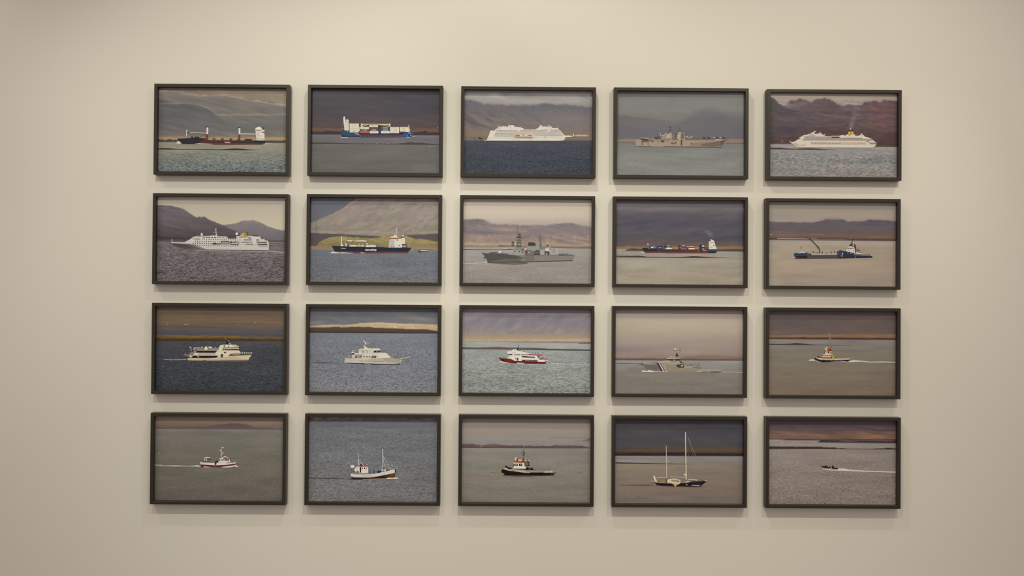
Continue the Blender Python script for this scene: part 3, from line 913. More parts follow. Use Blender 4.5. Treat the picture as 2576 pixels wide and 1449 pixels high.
framed_photograph(1, 2, 'framed photo of a grey warship with lattice mast before hazy mountains', [
 ('V', [(140, 'b5a692'), (230, 'bcae9a'), (330, 'bfb19b'), (400, 'b9ab98'), (470, 'a89c90')]),
 ('E', 'a59b90', 1000, 440, 260, 40, .5), ('E', 'a89d92', 1500, 420, 250, 30, .4),
 ('B', [(430, '786e6d'), (520, '7f7270'), (620, '857571'), (700, '8d7a6e'), (745, 'a18a72'), (780, '9c8a78')], [(130, 432), (230, 415), (330, 410), (430, 436), (560, 474), (700, 480), (900, 485), (1100, 494), (1300, 482), (1450, 468), (1600, 470), (1700, 490), (1870, 520)], 830, 34, 10, 1, 14, (.07, 120, 24, .14)),
 ('E', '716769', 300, 430, 140, 22, .8), ('E', 'a3897a', 700, 550, 220, 22, .75, 5), ('E', '9a8578', 960, 580, 70, 14, .6), ('E', '6c6468', 450, 590, 330, 30, .75, 3), ('E', 'a08474', 350, 665, 260, 38, .7), ('E', '7c6f70', 620, 700, 200, 26, .5), ('E', '756b6c', 1150, 600, 250, 60, .5), ('E', 'a28874', 1380, 650, 160, 16, .7, 10), ('E', '6f6868', 1400, 690, 200, 10, .8, 14), ('E', '747070', 1600, 740, 180, 14, .7, 3), ('E', 'a38a78', 1720, 670, 140, 12, .6, 10), ('E', '857672', 1700, 560, 200, 40, .5), ('E', 'b0937a', 500, 745, 350, 10, .6),
 ('N', .07, 40, 50, 600, 720, .3),
 ('S', [(130, 768), (600, 772), (1300, 795), (1870, 802)], [(770, 'a0978c'), (830, '979087'), (950, '928b83'), (1100, '8f877c'), (1280, '8c857c')], [(770, .02), (1000, .05), (1280, .09)]),
 ('B', '8c705d', [(1280, 770), (1870, 772)], [(1280, 790), (1870, 800)], 8, 8, .85, 6),
], '''
p 57504b 135,812 250,816 420,818 660,822 660,830 420,828 135,828
p 5f5650 580,770 620,764 800,768 820,775 640,780
p 574a42 1320,790 1500,792 1600,794 1660,798 1720,794 1868,796 1868,805 1500,802 1320,797
l 6b6058 4 135,766 330,767
l bab2a8 7 135,1008 300,1006 455,1002
''', '''
f 1205 555 10.304
p b3aaa0 0,1092 120,1085 190,1060 215,1070 210,1095 120,1108 0,1108
p 5f5c54 85,850 110,820 120,850 300,845 600,850 740,860 900,885 1190,890 1190,1060 230,1085 170,950
p 4e4b45 110,862 600,862 860,900 1100,950 940,990 700,985 230,1070 180,960
p 7b766b 880,880 1190,890 2060,895 2480,890 2430,1040 1200,1065 1050,1040 1180,960
p 6d685e 1180,890 1440,895 1440,1040 1180,1060
p 33302b 220,1072 1100,1068 1800,1048 2430,1028 2430,1046 1100,1078 220,1092
p 8a857c 595,845 600,750 905,745 910,890 750,880 740,840
p 9a948a 620,760 880,755 880,850 640,850
p 453f39 605,738 700,732 890,740 890,760 610,756
p a8a298 600,735 640,715 760,710 850,720 700,735
p d2ccc0 490,830 520,790 570,780 580,830
p 928d84 905,780 1060,775 1190,830 1185,890 905,890
p 807b72 910,740 950,680 1110,680 1130,770 920,780
p 5c5952 970,410 1105,410 1095,460 1110,690 960,690 980,470
w a39c92 1000,470 1075,480 3,16,26
w a39c92 985,540 1085,550 3,18,30
w a89f96 975,615 1090,620 4,16,34
d 45413d 1030,435,60,14
d 45413d 1052,345,28,10
p 45413d 1035,350 1070,350 1060,395 1045,395
d 45413d 1048,390,20,8
l 5c5856 6 990,120 992,410
l 5c5856 6 1105,455 1190,455
p 57544e 840,660 850,560 890,545 905,560 910,660
d 45413d 870,552,30,12
d 8f887e 860,620,14,12
p 6e5a50 1100,750 1170,690 1225,700 1215,720 1130,780
d b8b2a8 935,620,22,24 1200,735,34,26
p 8b877d 1240,620 1240,570 1370,555 1520,580 1540,590 1580,760 1560,890 1340,890 1250,760
p 3d3b36 1262,570 1370,560 1465,580 1465,655 1268,655
w 504d48 1290,610 1445,615 5,8,70
l 6d685f 8 1240,660 1460,662
p 6c685f 1190,770 1330,760 1420,800 1420,890 1190,890
p 54504a 1200,780 1240,760 1260,800 1240,880 1200,880
r 8b8479 1270,800 1330,850
p 48453f 1420,800 1480,770 1560,765 1585,890 1420,890
w 7d786e 1450,830 1550,830 4,14,30
l 55504c 10 1575,365 1580,580
l 625d58 5 1618,430 1612,580
p 64605a 1570,575 1620,575 1620,700 1580,740
p 7c776e 1600,680 1690,660 1760,690 1690,750 1600,745
r 98938a 1588,752 1700,892
p 4b4842 1695,780 1820,790 1825,890 1700,890
r 9a958a 1730,850 1770,890
d b9b3a8 1765,755,64,44
p c8c2b6 1790,770 1900,790 1900,805 1800,800
p 8f8a84 1830,715 1975,730 1975,790 1900,800 1830,770
r 97938a 1830,800 2060,890
r a09b90 1980,740 2050,830
d 413c38 1770,640,24,22
d c4bcb0 1768,600,18,24
l a59e92 6 2052,735 2055,890
p 57524a 2065,865 2200,875 2400,880 2480,892 2070,900
w 4e4a44 2165,850 2285,855 3,12,30
w 3d3a34 300,830 470,825 8,16,26
w 4a463f 140,835 260,838 3,10,20
p 3a3530 85,850 95,815 112,840 110,870
d 3a3530 155,945,20,14 132,968,16,10
p 6a665e 230,1090 600,1085 1300,1080 1200,1110 900,1125 500,1105
l 8a5a50 5 1190,480 1192,690
d 4c4841 1045,800,16,12 915,795,14,10 1130,815,26,12
''', 'grey warship with lattice mast and boxy dark funnel')

framed_photograph(1, 3, 'framed photo of a dark red and black container ship under a dark mountain', [
 ('V', [(140, '675f61'), (220, '70686a'), (260, '6d6668'), (320, '59555b'), (450, '524f56'), (600, '535055'), (680, '5c5052'), (760, '67564f')]),
 ('E', '4d4b54', 600, 440, 420, 110, .8), ('E', '605a5f', 1550, 330, 350, 80, .5), ('E', '4a4a52', 1650, 640, 280, 50, .7), ('E', '5e565b', 300, 290, 150, 20, .5), ('E', '605a60', 1150, 540, 180, 60, .4), ('E', '48474f', 1320, 610, 140, 30, .6), ('E', '757076', 1400, 585, 50, 26, .7, 40), ('E', '6c676c', 1360, 555, 50, 20, .6, 20), ('E', '534549', 480, 690, 200, 8, .7),
 ('N', .07, 240, 40, 200, 740, -.1),
 ('B', '7e6550', [(300, 768), (500, 765)], [(300, 785), (500, 786)], 10, 8, .8, 6),
 ('B', '8c6e4c', [(1080, 752), (1500, 750), (1860, 748)], 800, 14, 10, .85, 10), ('B', '5b493f', [(1480, 792), (1600, 796), (1740, 782), (1860, 798)], 830, 10, 8, .9, 10),
 ('S', [(130, 784), (480, 806), (1870, 823)], [(785, '9c968c'), (880, '989080'), (960, '9d9380'), (1100, '9c917c'), (1270, '9c907b')], [(785, .015), (1000, .03), (1270, .06)]),
 ('B', '4c443f', [(240, 812), (300, 785), (390, 780), (500, 790)], [(240, 812), (500, 815)], 6, 6, .95, 6),
], '''
p 857a54 135,862 250,865 330,876 300,886 135,888
p 4a4138 135,884 330,878 420,875 500,880 540,890 800,896 1020,893 1100,886 1170,880 1260,884 1340,892 1500,902 1660,905 1660,908 1000,906 135,899
l 6f665a 3 1660,906 1850,909
''', '''
f 1605 595 12.267
p d5ccbe 60,490 120,480 190,500 390,500 460,495 590,512 720,515 880,520 880,526 200,518
p 2b2a31 120,360 200,350 300,345 330,390 600,395 770,395 780,470 200,475
p 2e3c50 590,400 780,400 780,460 590,465
p 33404e 1180,410 1310,400 1380,460 1180,465
p 35343d 770,395 1480,400 1480,470 780,470
p 5b3133 780,370 1250,390 1480,405 1900,400 1960,430 2180,400 2180,512 210,510 195,470 800,470 1400,470 1420,440
p 6e3634 200,465 1300,475 2180,470 2180,515 210,512
p 33404e 2175,400 2430,395 2430,460 2390,512 2170,510
p 262a33 2180,460 2425,455 2390,512 2180,512
p 3d4648 340,290 550,292 600,300 600,390 350,390
r 343b3c 620,290 770,350
r 453c48 600,350 780,395
r 3c3440 800,275 850,350
r dfd8ca 395,325 478,358
r b5b3ac 500,340 555,354 640,338 722,356
r 8e918c 390,298 540,312
p 39443f 860,290 980,270 1040,330 1040,345 860,345
r c2c4bd 900,276 980,292 912,316 990,332
r dccfba 860,348 1040,392
r a2753f 1045,338 1235,392
r 3e3035 1250,265 1310,400
d d8a8a4 1295,332,12,20
p 5c393d 1310,290 1480,290 1500,310 1780,312 1880,330 1880,400 1310,395
r c8c5bf 1345,278 1450,300
r b9b6b6 1350,365 1460,388
r 6c666c 1310,350 1500,400
r c8a07c 1500,305 1740,325
r 502f30 1560,325 1740,355
r e8cdb0 1555,356 1740,398
r a1783e 1745,325 1880,400
p 352e37 1895,250 1940,250 1960,400 1960,470 1900,460
r 3a3d45 1945,240 2040,410
r c4c6c8 1968,258 2036,276 1968,298 2036,316 1968,376 2036,398
r 5c4a44 2045,320 2170,400
r b0a49c 2010,422 2105,438
d c0a888 1875,450,24,10
p ded2b8 2175,200 2195,150 2240,145 2235,75 2300,110 2350,140 2360,200 2395,310 2430,390 2190,395
p c9bfae 2175,200 2230,195 2230,395 2180,395
r 5a4b44 2230,178 2330,192
p efe5cf 2185,148 2320,155 2320,176 2190,172
d 6c5f52 2335,280,16,30
l 7a6c5e 7 2230,350 2290,352
d 6d4a42 2265,345,16,8
p d8cdb9 290,215 305,205 325,270 290,270
l 6a5a50 8 330,270 350,330
w 4a4648 640,420 2100,440 10,20,14
''', 'dark red and black container ship with white bridge at the stern')

framed_photograph(1, 4, 'framed photo of a blue tugboat pushing a low barge on flat tan water', [
 ('V', [(150, '938879'), (230, '9b9080'), (320, 'a09380'), (400, 'a0917f'), (440, '978a7e')]),
 ('E', '918a80', 300, 330, 320, 60, .6), ('E', 'aa977f', 1550, 340, 220, 30, .5), ('E', '7a7070', 980, 385, 140, 24, .7),
 ('B', [(400, '625a61'), (500, '625a5d'), (560, '695957'), (610, '705a50'), (660, '5a4842')], [(120, 412), (300, 420), (700, 430), (830, 408), (900, 388), (1050, 392), (1130, 386), (1190, 414), (1390, 412), (1410, 418), (1440, 400), (1480, 388), (1600, 392), (1750, 402), (1860, 416)], 680, 14, 8, 1, 6, (.04, 180, 20, .05)),
 ('E', '564f59', 1550, 440, 250, 50, .5), ('E', '7b6459', 400, 600, 330, 26, .6), ('E', '8a6640', 1600, 625, 260, 20, .8), ('E', '756050', 1150, 610, 250, 20, .5), ('E', '7d6858', 300, 555, 200, 6, .5),
 ('B', '53403b', [(120, 640), (900, 645), (1860, 655)], [(120, 662), (1860, 682)], 8, 6, .7, 8),
 ('S', [(120, 662), (1860, 681)], [(665, 'a09686'), (760, 'a2947f'), (1000, 'a3927c'), (1290, '9d8d7a')], [(665, .01), (1290, .012)]),
], '''
p ad9682 240,640 450,644 780,648 780,655 450,653 240,650
l a08876 3 780,656 1180,660
l 9c887c 4 700,586 860,588
d d0b090 160,592,14,6
w 846c60 180,575 560,590 5,40,3
''', '''
f 1980 590 11.2
p 3a322f 200,665 560,660 1500,655 2400,640 2400,652 1500,672 560,680 210,685
p 2f3f58 190,535 260,520 480,520 560,500 580,600 560,660 270,665 195,600
p 2a2730 195,605 560,600 590,660 280,668
p 3c4a42 540,530 690,540 690,600 560,610
p 4e4745 580,590 1400,580 1450,660 590,668
p 563f42 640,610 860,610 860,660 640,660
p 3e4050 660,575 1420,570 1420,610 660,605
p b9ad9c 680,545 900,540 1000,550 1380,540 1400,575 690,580
w 57504a 700,562 1370,562 16,14,12
w d6cbb8 720,555 1360,552 14,12,18
p 2b3240 1400,480 1520,455 1600,470 1860,520 1900,555 2100,560 2080,600 2380,610 2400,640 1900,655 1440,665
p 384255 1410,490 1540,500 1580,560 1520,590 1420,575
p 4a3c3a 1440,475 1490,435 1530,455 1490,490
p 6a6860 1850,555 2090,555 2100,570 2350,575 2360,600 1900,590
p 7d7464 2090,565 2370,550 2400,600 2110,600
p c9bda8 2360,550 2400,580 2395,605 2340,580
p d2c8b4 1640,470 1680,400 1670,375 1720,340 1800,330 1880,360 1900,400 1915,520 1940,545 1860,520 1740,490
p 3a342e 1670,378 1770,380 1860,385 1870,398 1770,396 1680,392
d 2e2824 1775,388,14,10
p c9beaa 1900,500 2050,510 2110,520 2100,555 1930,550
d 6a5e52 1725,438,10 1860,455,18,6 1870,500,14,6
l 4b3a32 16 1826,80 1830,320
p 4d3d35 1730,330 1770,280 1800,240 1830,250 1850,300 1840,330
d c3b8a6 1858,318,18
d 9b8c7c 1780,120,34,8 1815,72,24,10
p 4d382d 1875,300 1895,262 1920,290 1940,380 1940,530 1915,530 1905,390 1880,340
l 4a3a31 11 1955,420 1985,415 2040,455 2095,465 2100,490 2050,495 2010,475 1960,430
d c8bba8 2060,478,26,16
l 4e3e36 12 570,75 640,130
l 4a382f 22 640,120 870,350
d 4a382f 860,352,20
l 4a382f 22 875,352 912,440 905,520
l 6a4f46 10 800,500 830,520 900,518
d 4a4038 570,75,14,8
d c9c0ae 410,500,60,18 340,520,40,12 470,510,40,14
d d3c8b2 1130,460,12,20 1355,462,16,18 550,480,10,14
w 4a4038 738,492 738,492 1,22,44
w 4a4038 990,508 1240,500 2,20,44
w 4a4038 1105,512 1105,512 1,40,12
w 5a4438 1335,480 1335,480 1,18,60
d 554c44 375,350,14,6 402,352,12,6 395,390,16,5
d d8d8d4 1535,605,30,8
d c0c4c0 1555,540,18,24
d d8ccb8 1915,640,10,14
d b8aea0 1705,518,26,8 1790,535,26,8
''', 'blue tugboat with white wheelhouse pushing a low barge')
framed_photograph(2, 0, 'framed photo of a cream passenger boat with two dark window bands on dark sea', [
 ('V', [(130, '675748'), (220, '6c5847'), (330, '715c46'), (375, '675747'), (430, '5a524e'), (490, '4e4c50')]),
 ('E', '7c5f41', 250, 320, 300, 30, .6), ('E', '5d4c42', 1000, 350, 700, 14, .5), ('E', '755f4a', 1000, 260, 500, 30, .4), ('E', '504b4e', 600, 385, 600, 14, .5),
 ('N', .05, 300, 20, 150, 480),
 ('B', [(500, '7d6138'), (530, '755a2e'), (560, '46361f'), (585, '3a2d22')], [(140, 498), (600, 506), (900, 512), (1200, 508), (1400, 524), (1880, 530)], 590, 9, 7, 1, 8),
 ('N', .12, 120, 14, 500, 580),
 ('S', [(140, 575), (1880, 582)], [(575, '4a4a4e'), (700, '434448'), (900, '3f4145'), (1100, '3c3f44'), (1270, '3a3c40')], [(575, .1), (800, .2), (1270, .28)]),
], '''
d bca88c 300,358,12,3 540,352,22,3 580,350,14,3 1485,328,14,3
d 9a8268 1260,356,18,3 1388,334,8,3 700,360,10,3
l 3f3f3f 6 1780,438 1870,440
l 9c9690 7 240,828 400,832 560,828
l 77736e 5 400,820 500,818 570,826
l 5c5a5a 4 150,825 260,827
''', '''
f 455 840 13.558
p 5f4f42 240,905 700,925 1400,925 2000,915 2350,905 2330,940 1800,960 1200,945 600,940
p c9b690 225,820 980,828 1230,815 1620,745 2420,705 2300,890 1500,905 1100,912 500,908 245,895
p b3a27e 250,870 1200,870 1900,840 2300,860 2290,895 1500,905 500,905
p 4a3c2c 750,895 820,885 870,905 760,908
p d8c9a6 340,810 400,735 440,650 520,610 1230,600 1290,520 1330,490 1980,490 1980,570 2040,620 2020,700 1620,745 1240,815
p 241d1f 370,812 420,740 1275,745 1220,812
p 281f22 540,580 1235,582 1170,645 520,640
d b2522c 585,775,42,36
p 7a5036 600,790 660,770 680,800 610,805
p a79c8f 600,655 1180,660 1180,715 590,715
p c6b698 400,710 1290,718 1260,742 420,740
t b9ac97 690,700,30,480 WHALE WATCHING
l e5dabf 12 540,555 1290,556
p 82776f 430,545 470,470 660,468 680,490 1290,480 1290,550
p c9c1b0 425,545 455,465 480,465 450,545
l c9c5ba 12 470,466 665,468
p e0d2ae 815,545 810,450 860,425 905,440 915,500 890,545
d dcd6c8 720,460,28,22 990,455,52,28 1055,470,22,28 1170,455,12,18
l 9d948a 10 930,490 1280,490
p d9caa6 1290,490 1310,440 1360,375 1450,365 1640,365 1900,370 1980,440 1950,470 1480,470 1480,490 1330,550 1300,530
d 7c6a4c 1490,415,30,36 1630,420,16,44
d e3d6b6 1570,420,50,40 1700,420,50,40
w 6d6455 1780,400 1930,420 5,16,40
l ddd0b4 14 1480,490 1985,492
p 38302e 1480,510 1975,515 1975,560 1480,545
w 8d7d60 1520,550 1700,552 5,24,30
l 2e2624 16 1450,475 1960,470
p e3d6b4 1330,490 1400,490 1430,540 1380,575 1330,560
d 6d5a3c 1450,525,24,40
p 231c1a 1345,355 1500,345 1600,345 1620,260 1600,230 1560,250 1555,340 1380,360
d 1e1a18 1620,275,26,22
d e8e2d4 1625,245,20,12 1700,345,16,22 1655,322,24,14
l a99b74 7 1500,60 1495,130 1520,180 1570,195
l 57534c 5 1772,250 1772,370
l 57534c 5 1925,290 1930,430
d d8d4c8 1960,435,28,16
r 2e241c 1478,612 1542,648
p 3e3122 1365,680 1400,690 1410,790 1370,795
p 3e3122 1405,690 1440,680 1430,795 1410,790
p 9a8b72 1625,742 1700,670 1900,640 2020,650 2010,705 1900,700
p 594c3c 1640,740 1700,690 1760,700 1900,715 1850,735
l 5e5140 8 1640,742 2400,715
w c9bda6 2030,650 2400,655 6,22,70
l b8ac98 8 2040,630 2430,632
w 6a5f52 2080,670 2380,668 5,36,50
p a8b0a8 2400,640 2440,640 2430,680
l 8c7b5e 6 1240,812 1980,805
p 86796c 290,690 320,630 420,610 460,650 380,720 330,740
p c9bb9a 85,705 260,705 400,740 360,800 310,800 290,730 100,720
p 5b5148 110,740 230,735 260,800 130,780
p 6f6556 230,720 300,720 300,800 250,790
l b3b5b0 20 345,430 365,590
p b6b8b2 290,480 345,430 350,470 300,490
d aeb2ac 170,670,10,20
p cfc2a4 470,620 510,590 540,600 490,640
p 8c8274 430,560 540,570 520,620 450,620
''', 'cream passenger boat with two dark window bands')

framed_photograph(2, 1, 'framed photo of a cream motor yacht on choppy grey sea', [
 ('V', [(130, '5c5c60'), (210, '636264'), (280, '68676a'), (350, '6c6a6b')]),
 ('E', '7b7670', 1550, 240, 350, 40, .8, 8), ('E', '857d72', 230, 305, 130, 24, .8), ('E', '56575d', 1750, 170, 160, 30, .7), ('E', '5d5d62', 700, 200, 250, 30, .5), ('E', '706e6c', 500, 250, 220, 14, .4, 10),
 ('N', .05, 150, 40, 140, 320, .2),
 ('B', [(300, 'b9a07d'), (350, 'b59a74'), (420, 'ad9270')], [(150, 352), (300, 335), (700, 332), (850, 312), (1050, 301), (1200, 303), (1400, 315), (1620, 322), (1890, 326)], 430, 9, 8, 1, 5, (.06, 120, 12, .05)),
 ('E', '9b8a72', 500, 350, 350, 10, .5),
 ('B', [(362, '554638'), (420, '4c3e36'), (445, '3a2f2b')], [(150, 370), (400, 368), (800, 361), (960, 362), (1060, 371), (1200, 381), (1400, 385), (1450, 393), (1700, 392), (1800, 402), (1890, 424)], 450, 7, 6, 1, 5),
 ('S', [(150, 445), (1890, 450)], [(447, '72747b'), (600, '6f7176'), (800, '717378'), (1000, '74757a'), (1250, '787876')], [(447, .08), (700, .18), (1250, .28)]),
], '''
d e0d3bc 1310,362,26,5 1545,362,6,6 1868,374,16,4
w c4ab88 1640,345 1800,345 4,26,3
l 4b4848 5 190,842 330,845 520,850
l 3f3c3c 6 260,838 440,848
''', '''
f 860 850 14.311
p 4c4640 90,890 500,910 1100,925 1700,930 2090,930 2090,955 1400,962 1000,960 500,930
p b9ae98 110,740 140,735 400,735 760,735 1770,715 1900,740 2050,760 2200,720 2420,700 2420,715 2200,765 2150,830 2090,940 1900,945 1400,935 800,910 400,905 90,890
p 9d9178 1500,720 1770,718 1900,745 2100,770 2130,850 2060,920 1800,900 1600,880 1300,870
p a79b83 950,760 1500,740 1600,880 1200,880 900,870
p cdb9aa 750,910 1100,905 1600,900 1950,905 1900,930 1400,935 1000,930
p 2e2723 100,888 500,905 900,910 1250,925 1950,930 2090,925 2080,950 1200,948 700,932 300,915
p d8c9bc 780,920 900,925 1050,935 1040,946 900,938
p c9bdaa 370,620 460,610 780,605 900,540 1140,530 1530,530 1620,555 1770,705 1740,715 760,735 380,735
p d2c8b0 1300,560 1540,535 1620,560 1760,700 1720,712 1260,712
p 5d5342 455,720 500,635 730,635 700,722
p a0968a 540,650 680,650 660,710 550,715
p 7c7158 570,680 600,660 650,690 640,715
d 4a4135 798,676,40,20 900,678,38,22 1000,678,36,22
p 5a4f3a 1050,722 1090,640 1250,640 1235,722
p 857b60 1120,660 1160,650 1200,690 1130,720
d 6a6050 1305,675,24,9
w 5a5140 725,853 848,855 2,34,18
w 5a5140 1185,852 1480,850 4,28,18
w 7a705e 540,800 900,805 6,24,14
w 7a705e 150,778 310,796 3,26,10
p cfc6b0 440,600 460,545 610,550 600,430 660,380 800,380 800,330 780,265 810,265 860,320 960,375 1350,380 1390,425 1380,450 1410,530 1140,540 900,545 840,600
p b9ae9a 610,460 880,450 880,550 620,550
p c9beae 620,480 700,470 690,540 620,545
p 948a74 720,470 800,460 800,545 730,545
p a2988a 890,455 960,450 940,540 890,545
r c9bfb0 960,460 1130,530
d 857b6c 1030,490,14,10
p 2f2822 1135,525 1160,455 1370,445 1410,520
l c2b9ac 10 1240,460 1262,520
l c2b9ac 8 1290,455 1350,520
l 6a6154 8 460,595 820,598
l 6a6154 7 660,405 800,410
l 7d7466 8 620,440 1130,440
l d8cfba 14 380,625 760,622
p d8d4ca 365,455 460,455 455,485 360,485
p d8d4ca 350,510 450,510 450,545 345,545
p 3d3833 345,550 450,545 430,585 380,575
d dcd8cc 800,118,28,22
l ccc6ba 34 830,140 870,250
l c4beb4 12 860,160 930,150
l bab4ac 8 890,220 1020,200
d c6c0b6 940,220,24,14
l 8f8a84 4 1090,130 1090,210
l b8b0a0 8 2050,760 2410,708
p 8c8270 2050,770 2200,745 2300,725 2180,770
d 3a3632 2060,930,40,16
d b4aca0 1625,755,12
d 5a5650 1890,730,14,10
r c0b8a8 400,640 450,730
''', 'cream motor yacht with raked bow and tall radar arch')

framed_photograph(2, 2, 'framed photo of a red hulled white ferry on grey green sea', [
 ('V', [(130, '7a7172'), (230, '7d7578'), (330, '827879'), (430, '8c7e76'), (480, '958270'), (530, 'a08c70'), (560, '9c8a78')]),
 ('E', '6f6d73', 500, 260, 260, 70, .6, -15), ('E', '716e74', 1300, 240, 280, 60, .6), ('E', '6c6b72', 760, 330, 200, 60, .5, -30), ('E', '8d817b', 250, 230, 150, 30, .5), ('E', '767276', 1550, 330, 250, 50, .5), ('E', '75716f', 150, 390, 90, 30, .6), ('E', '7d7577', 1000, 430, 300, 30, .4), ('E', '8b7c78', 1700, 220, 120, 50, .4),
 ('N', .06, 110, 60, 150, 460, -.5),
 ('B', 'b59b72', [(120, 528), (500, 536), (1860, 522)], [(120, 550), (900, 556), (1860, 556)], 14, 10, .75, 10),
 ('B', '7a7071', [(300, 560), (900, 556), (1400, 560), (1860, 566)], [(300, 566), (900, 572), (1860, 582)], 7, 6, .9, 5),
 ('S', [(120, 560), (900, 572), (1860, 584)], [(565, '9c9a93'), (640, '979890'), (680, '8e918b'), (850, '8a8d84'), (1050, '87897f'), (1270, '82837a')], [(565, .02), (670, .06), (850, .16), (1270, .25)]),
], '''
p 66605a 1690,583 1760,570 1858,572 1858,592 1680,592
p 5f5750 122,632 300,640 460,636 600,630 760,640 900,642 1100,642 1300,656 1600,660 1860,668 1860,684 1300,676 900,668 122,662
p 6d4c49 470,638 600,630 760,642 780,660 470,658
p 3f3731 122,654 900,660 1300,668 1860,676 1860,684 1300,677 900,669 122,662
l b9b8ac 8 1270,862 1400,858 1600,868
l b3b3a8 5 1500,864 1860,872
l a9aaa0 6 560,1005 760,998 1000,1008
''', '''
f 1245 860 17.766
p c9c5b8 200,880 260,860 430,900 600,930 620,960 420,945 240,920
p 661f1d 200,730 270,730 700,770 790,800 870,850 1190,858 1900,890 2260,890 2370,910 2330,965 2200,980 1320,965 760,955 560,925 300,855 240,790
p 7a2018 560,770 760,780 820,870 760,945 600,900
p 4a1a1c 230,750 400,770 400,870 260,830
p d8d4cc 960,940 1080,935 1290,945 1320,965 1000,970
p 8f8683 240,690 420,660 560,660 580,740 300,735
w 5d5350 345,690 440,695 3,12,40
p d6d0c0 560,660 700,640 600,620 600,560 560,520 545,420 620,400 760,380 830,330 930,335 1010,380 1200,400 1290,430 1400,490 1560,510 2120,540 2160,580 2130,600 1860,610 1940,720 2300,740 2220,800 2240,890 1930,890 1190,855 870,850 790,795 690,760 580,745
p c6bfae 560,660 680,660 720,745 570,740
p c2bcae 750,430 850,460 860,520 780,510
d a39a8c 885,380,24,30
d 221c1a 885,490,26,14 595,400,40,10 715,405,26,16
p 3f3438 585,540 780,535 790,585 720,600 600,580
w 564c44 975,570 1010,570 2,20,50
p 8d7c70 860,545 1140,540 1140,600 860,600
w 6a4644 1200,570 1510,572 7,34,56
p 93505a 1525,545 2130,545 2150,580 1900,610 1530,600
p b98f88 1530,510 1660,490 1660,545 1530,540
w 241e20 1695,505 1935,505 3,22,50
l 6b5558 6 1760,522 1870,522
l 3a3a40 14 2125,450 2145,510
p 3a3028 1205,625 1760,650 1800,715 1210,690
p 8c8276 1440,645 1740,655 1760,690 1480,680
p 463a2c 1200,795 1880,805 1930,890 1230,860
w b0a690 1370,840 1560,850 4,30,40
w 8a7a64 1620,850 1850,860 5,26,50
p 544840 1870,650 1960,650 2000,690 1940,700
p 8f5154 1950,730 2130,720 2390,765 2120,785 2000,790
d 2e2a2c 2140,685,18,26
l 2b2520 30 1010,370 1040,240
l 2b2520 12 1040,240 1090,120
l 2e2a28 14 1000,370 1190,400
d 59534c 1265,425,30,16
d 2d2422 215,712,44,16
p 3c3a34 970,720 1000,700 1050,740 1040,800 1000,850 985,800
r 7d8a74 920,710 945,790
d c9b2a8 2310,930,40,22
p b8897f 2240,960 2370,930 2340,970
d c6bfae 2320,840,60,30
''', 'red hulled ferry with white upper decks')

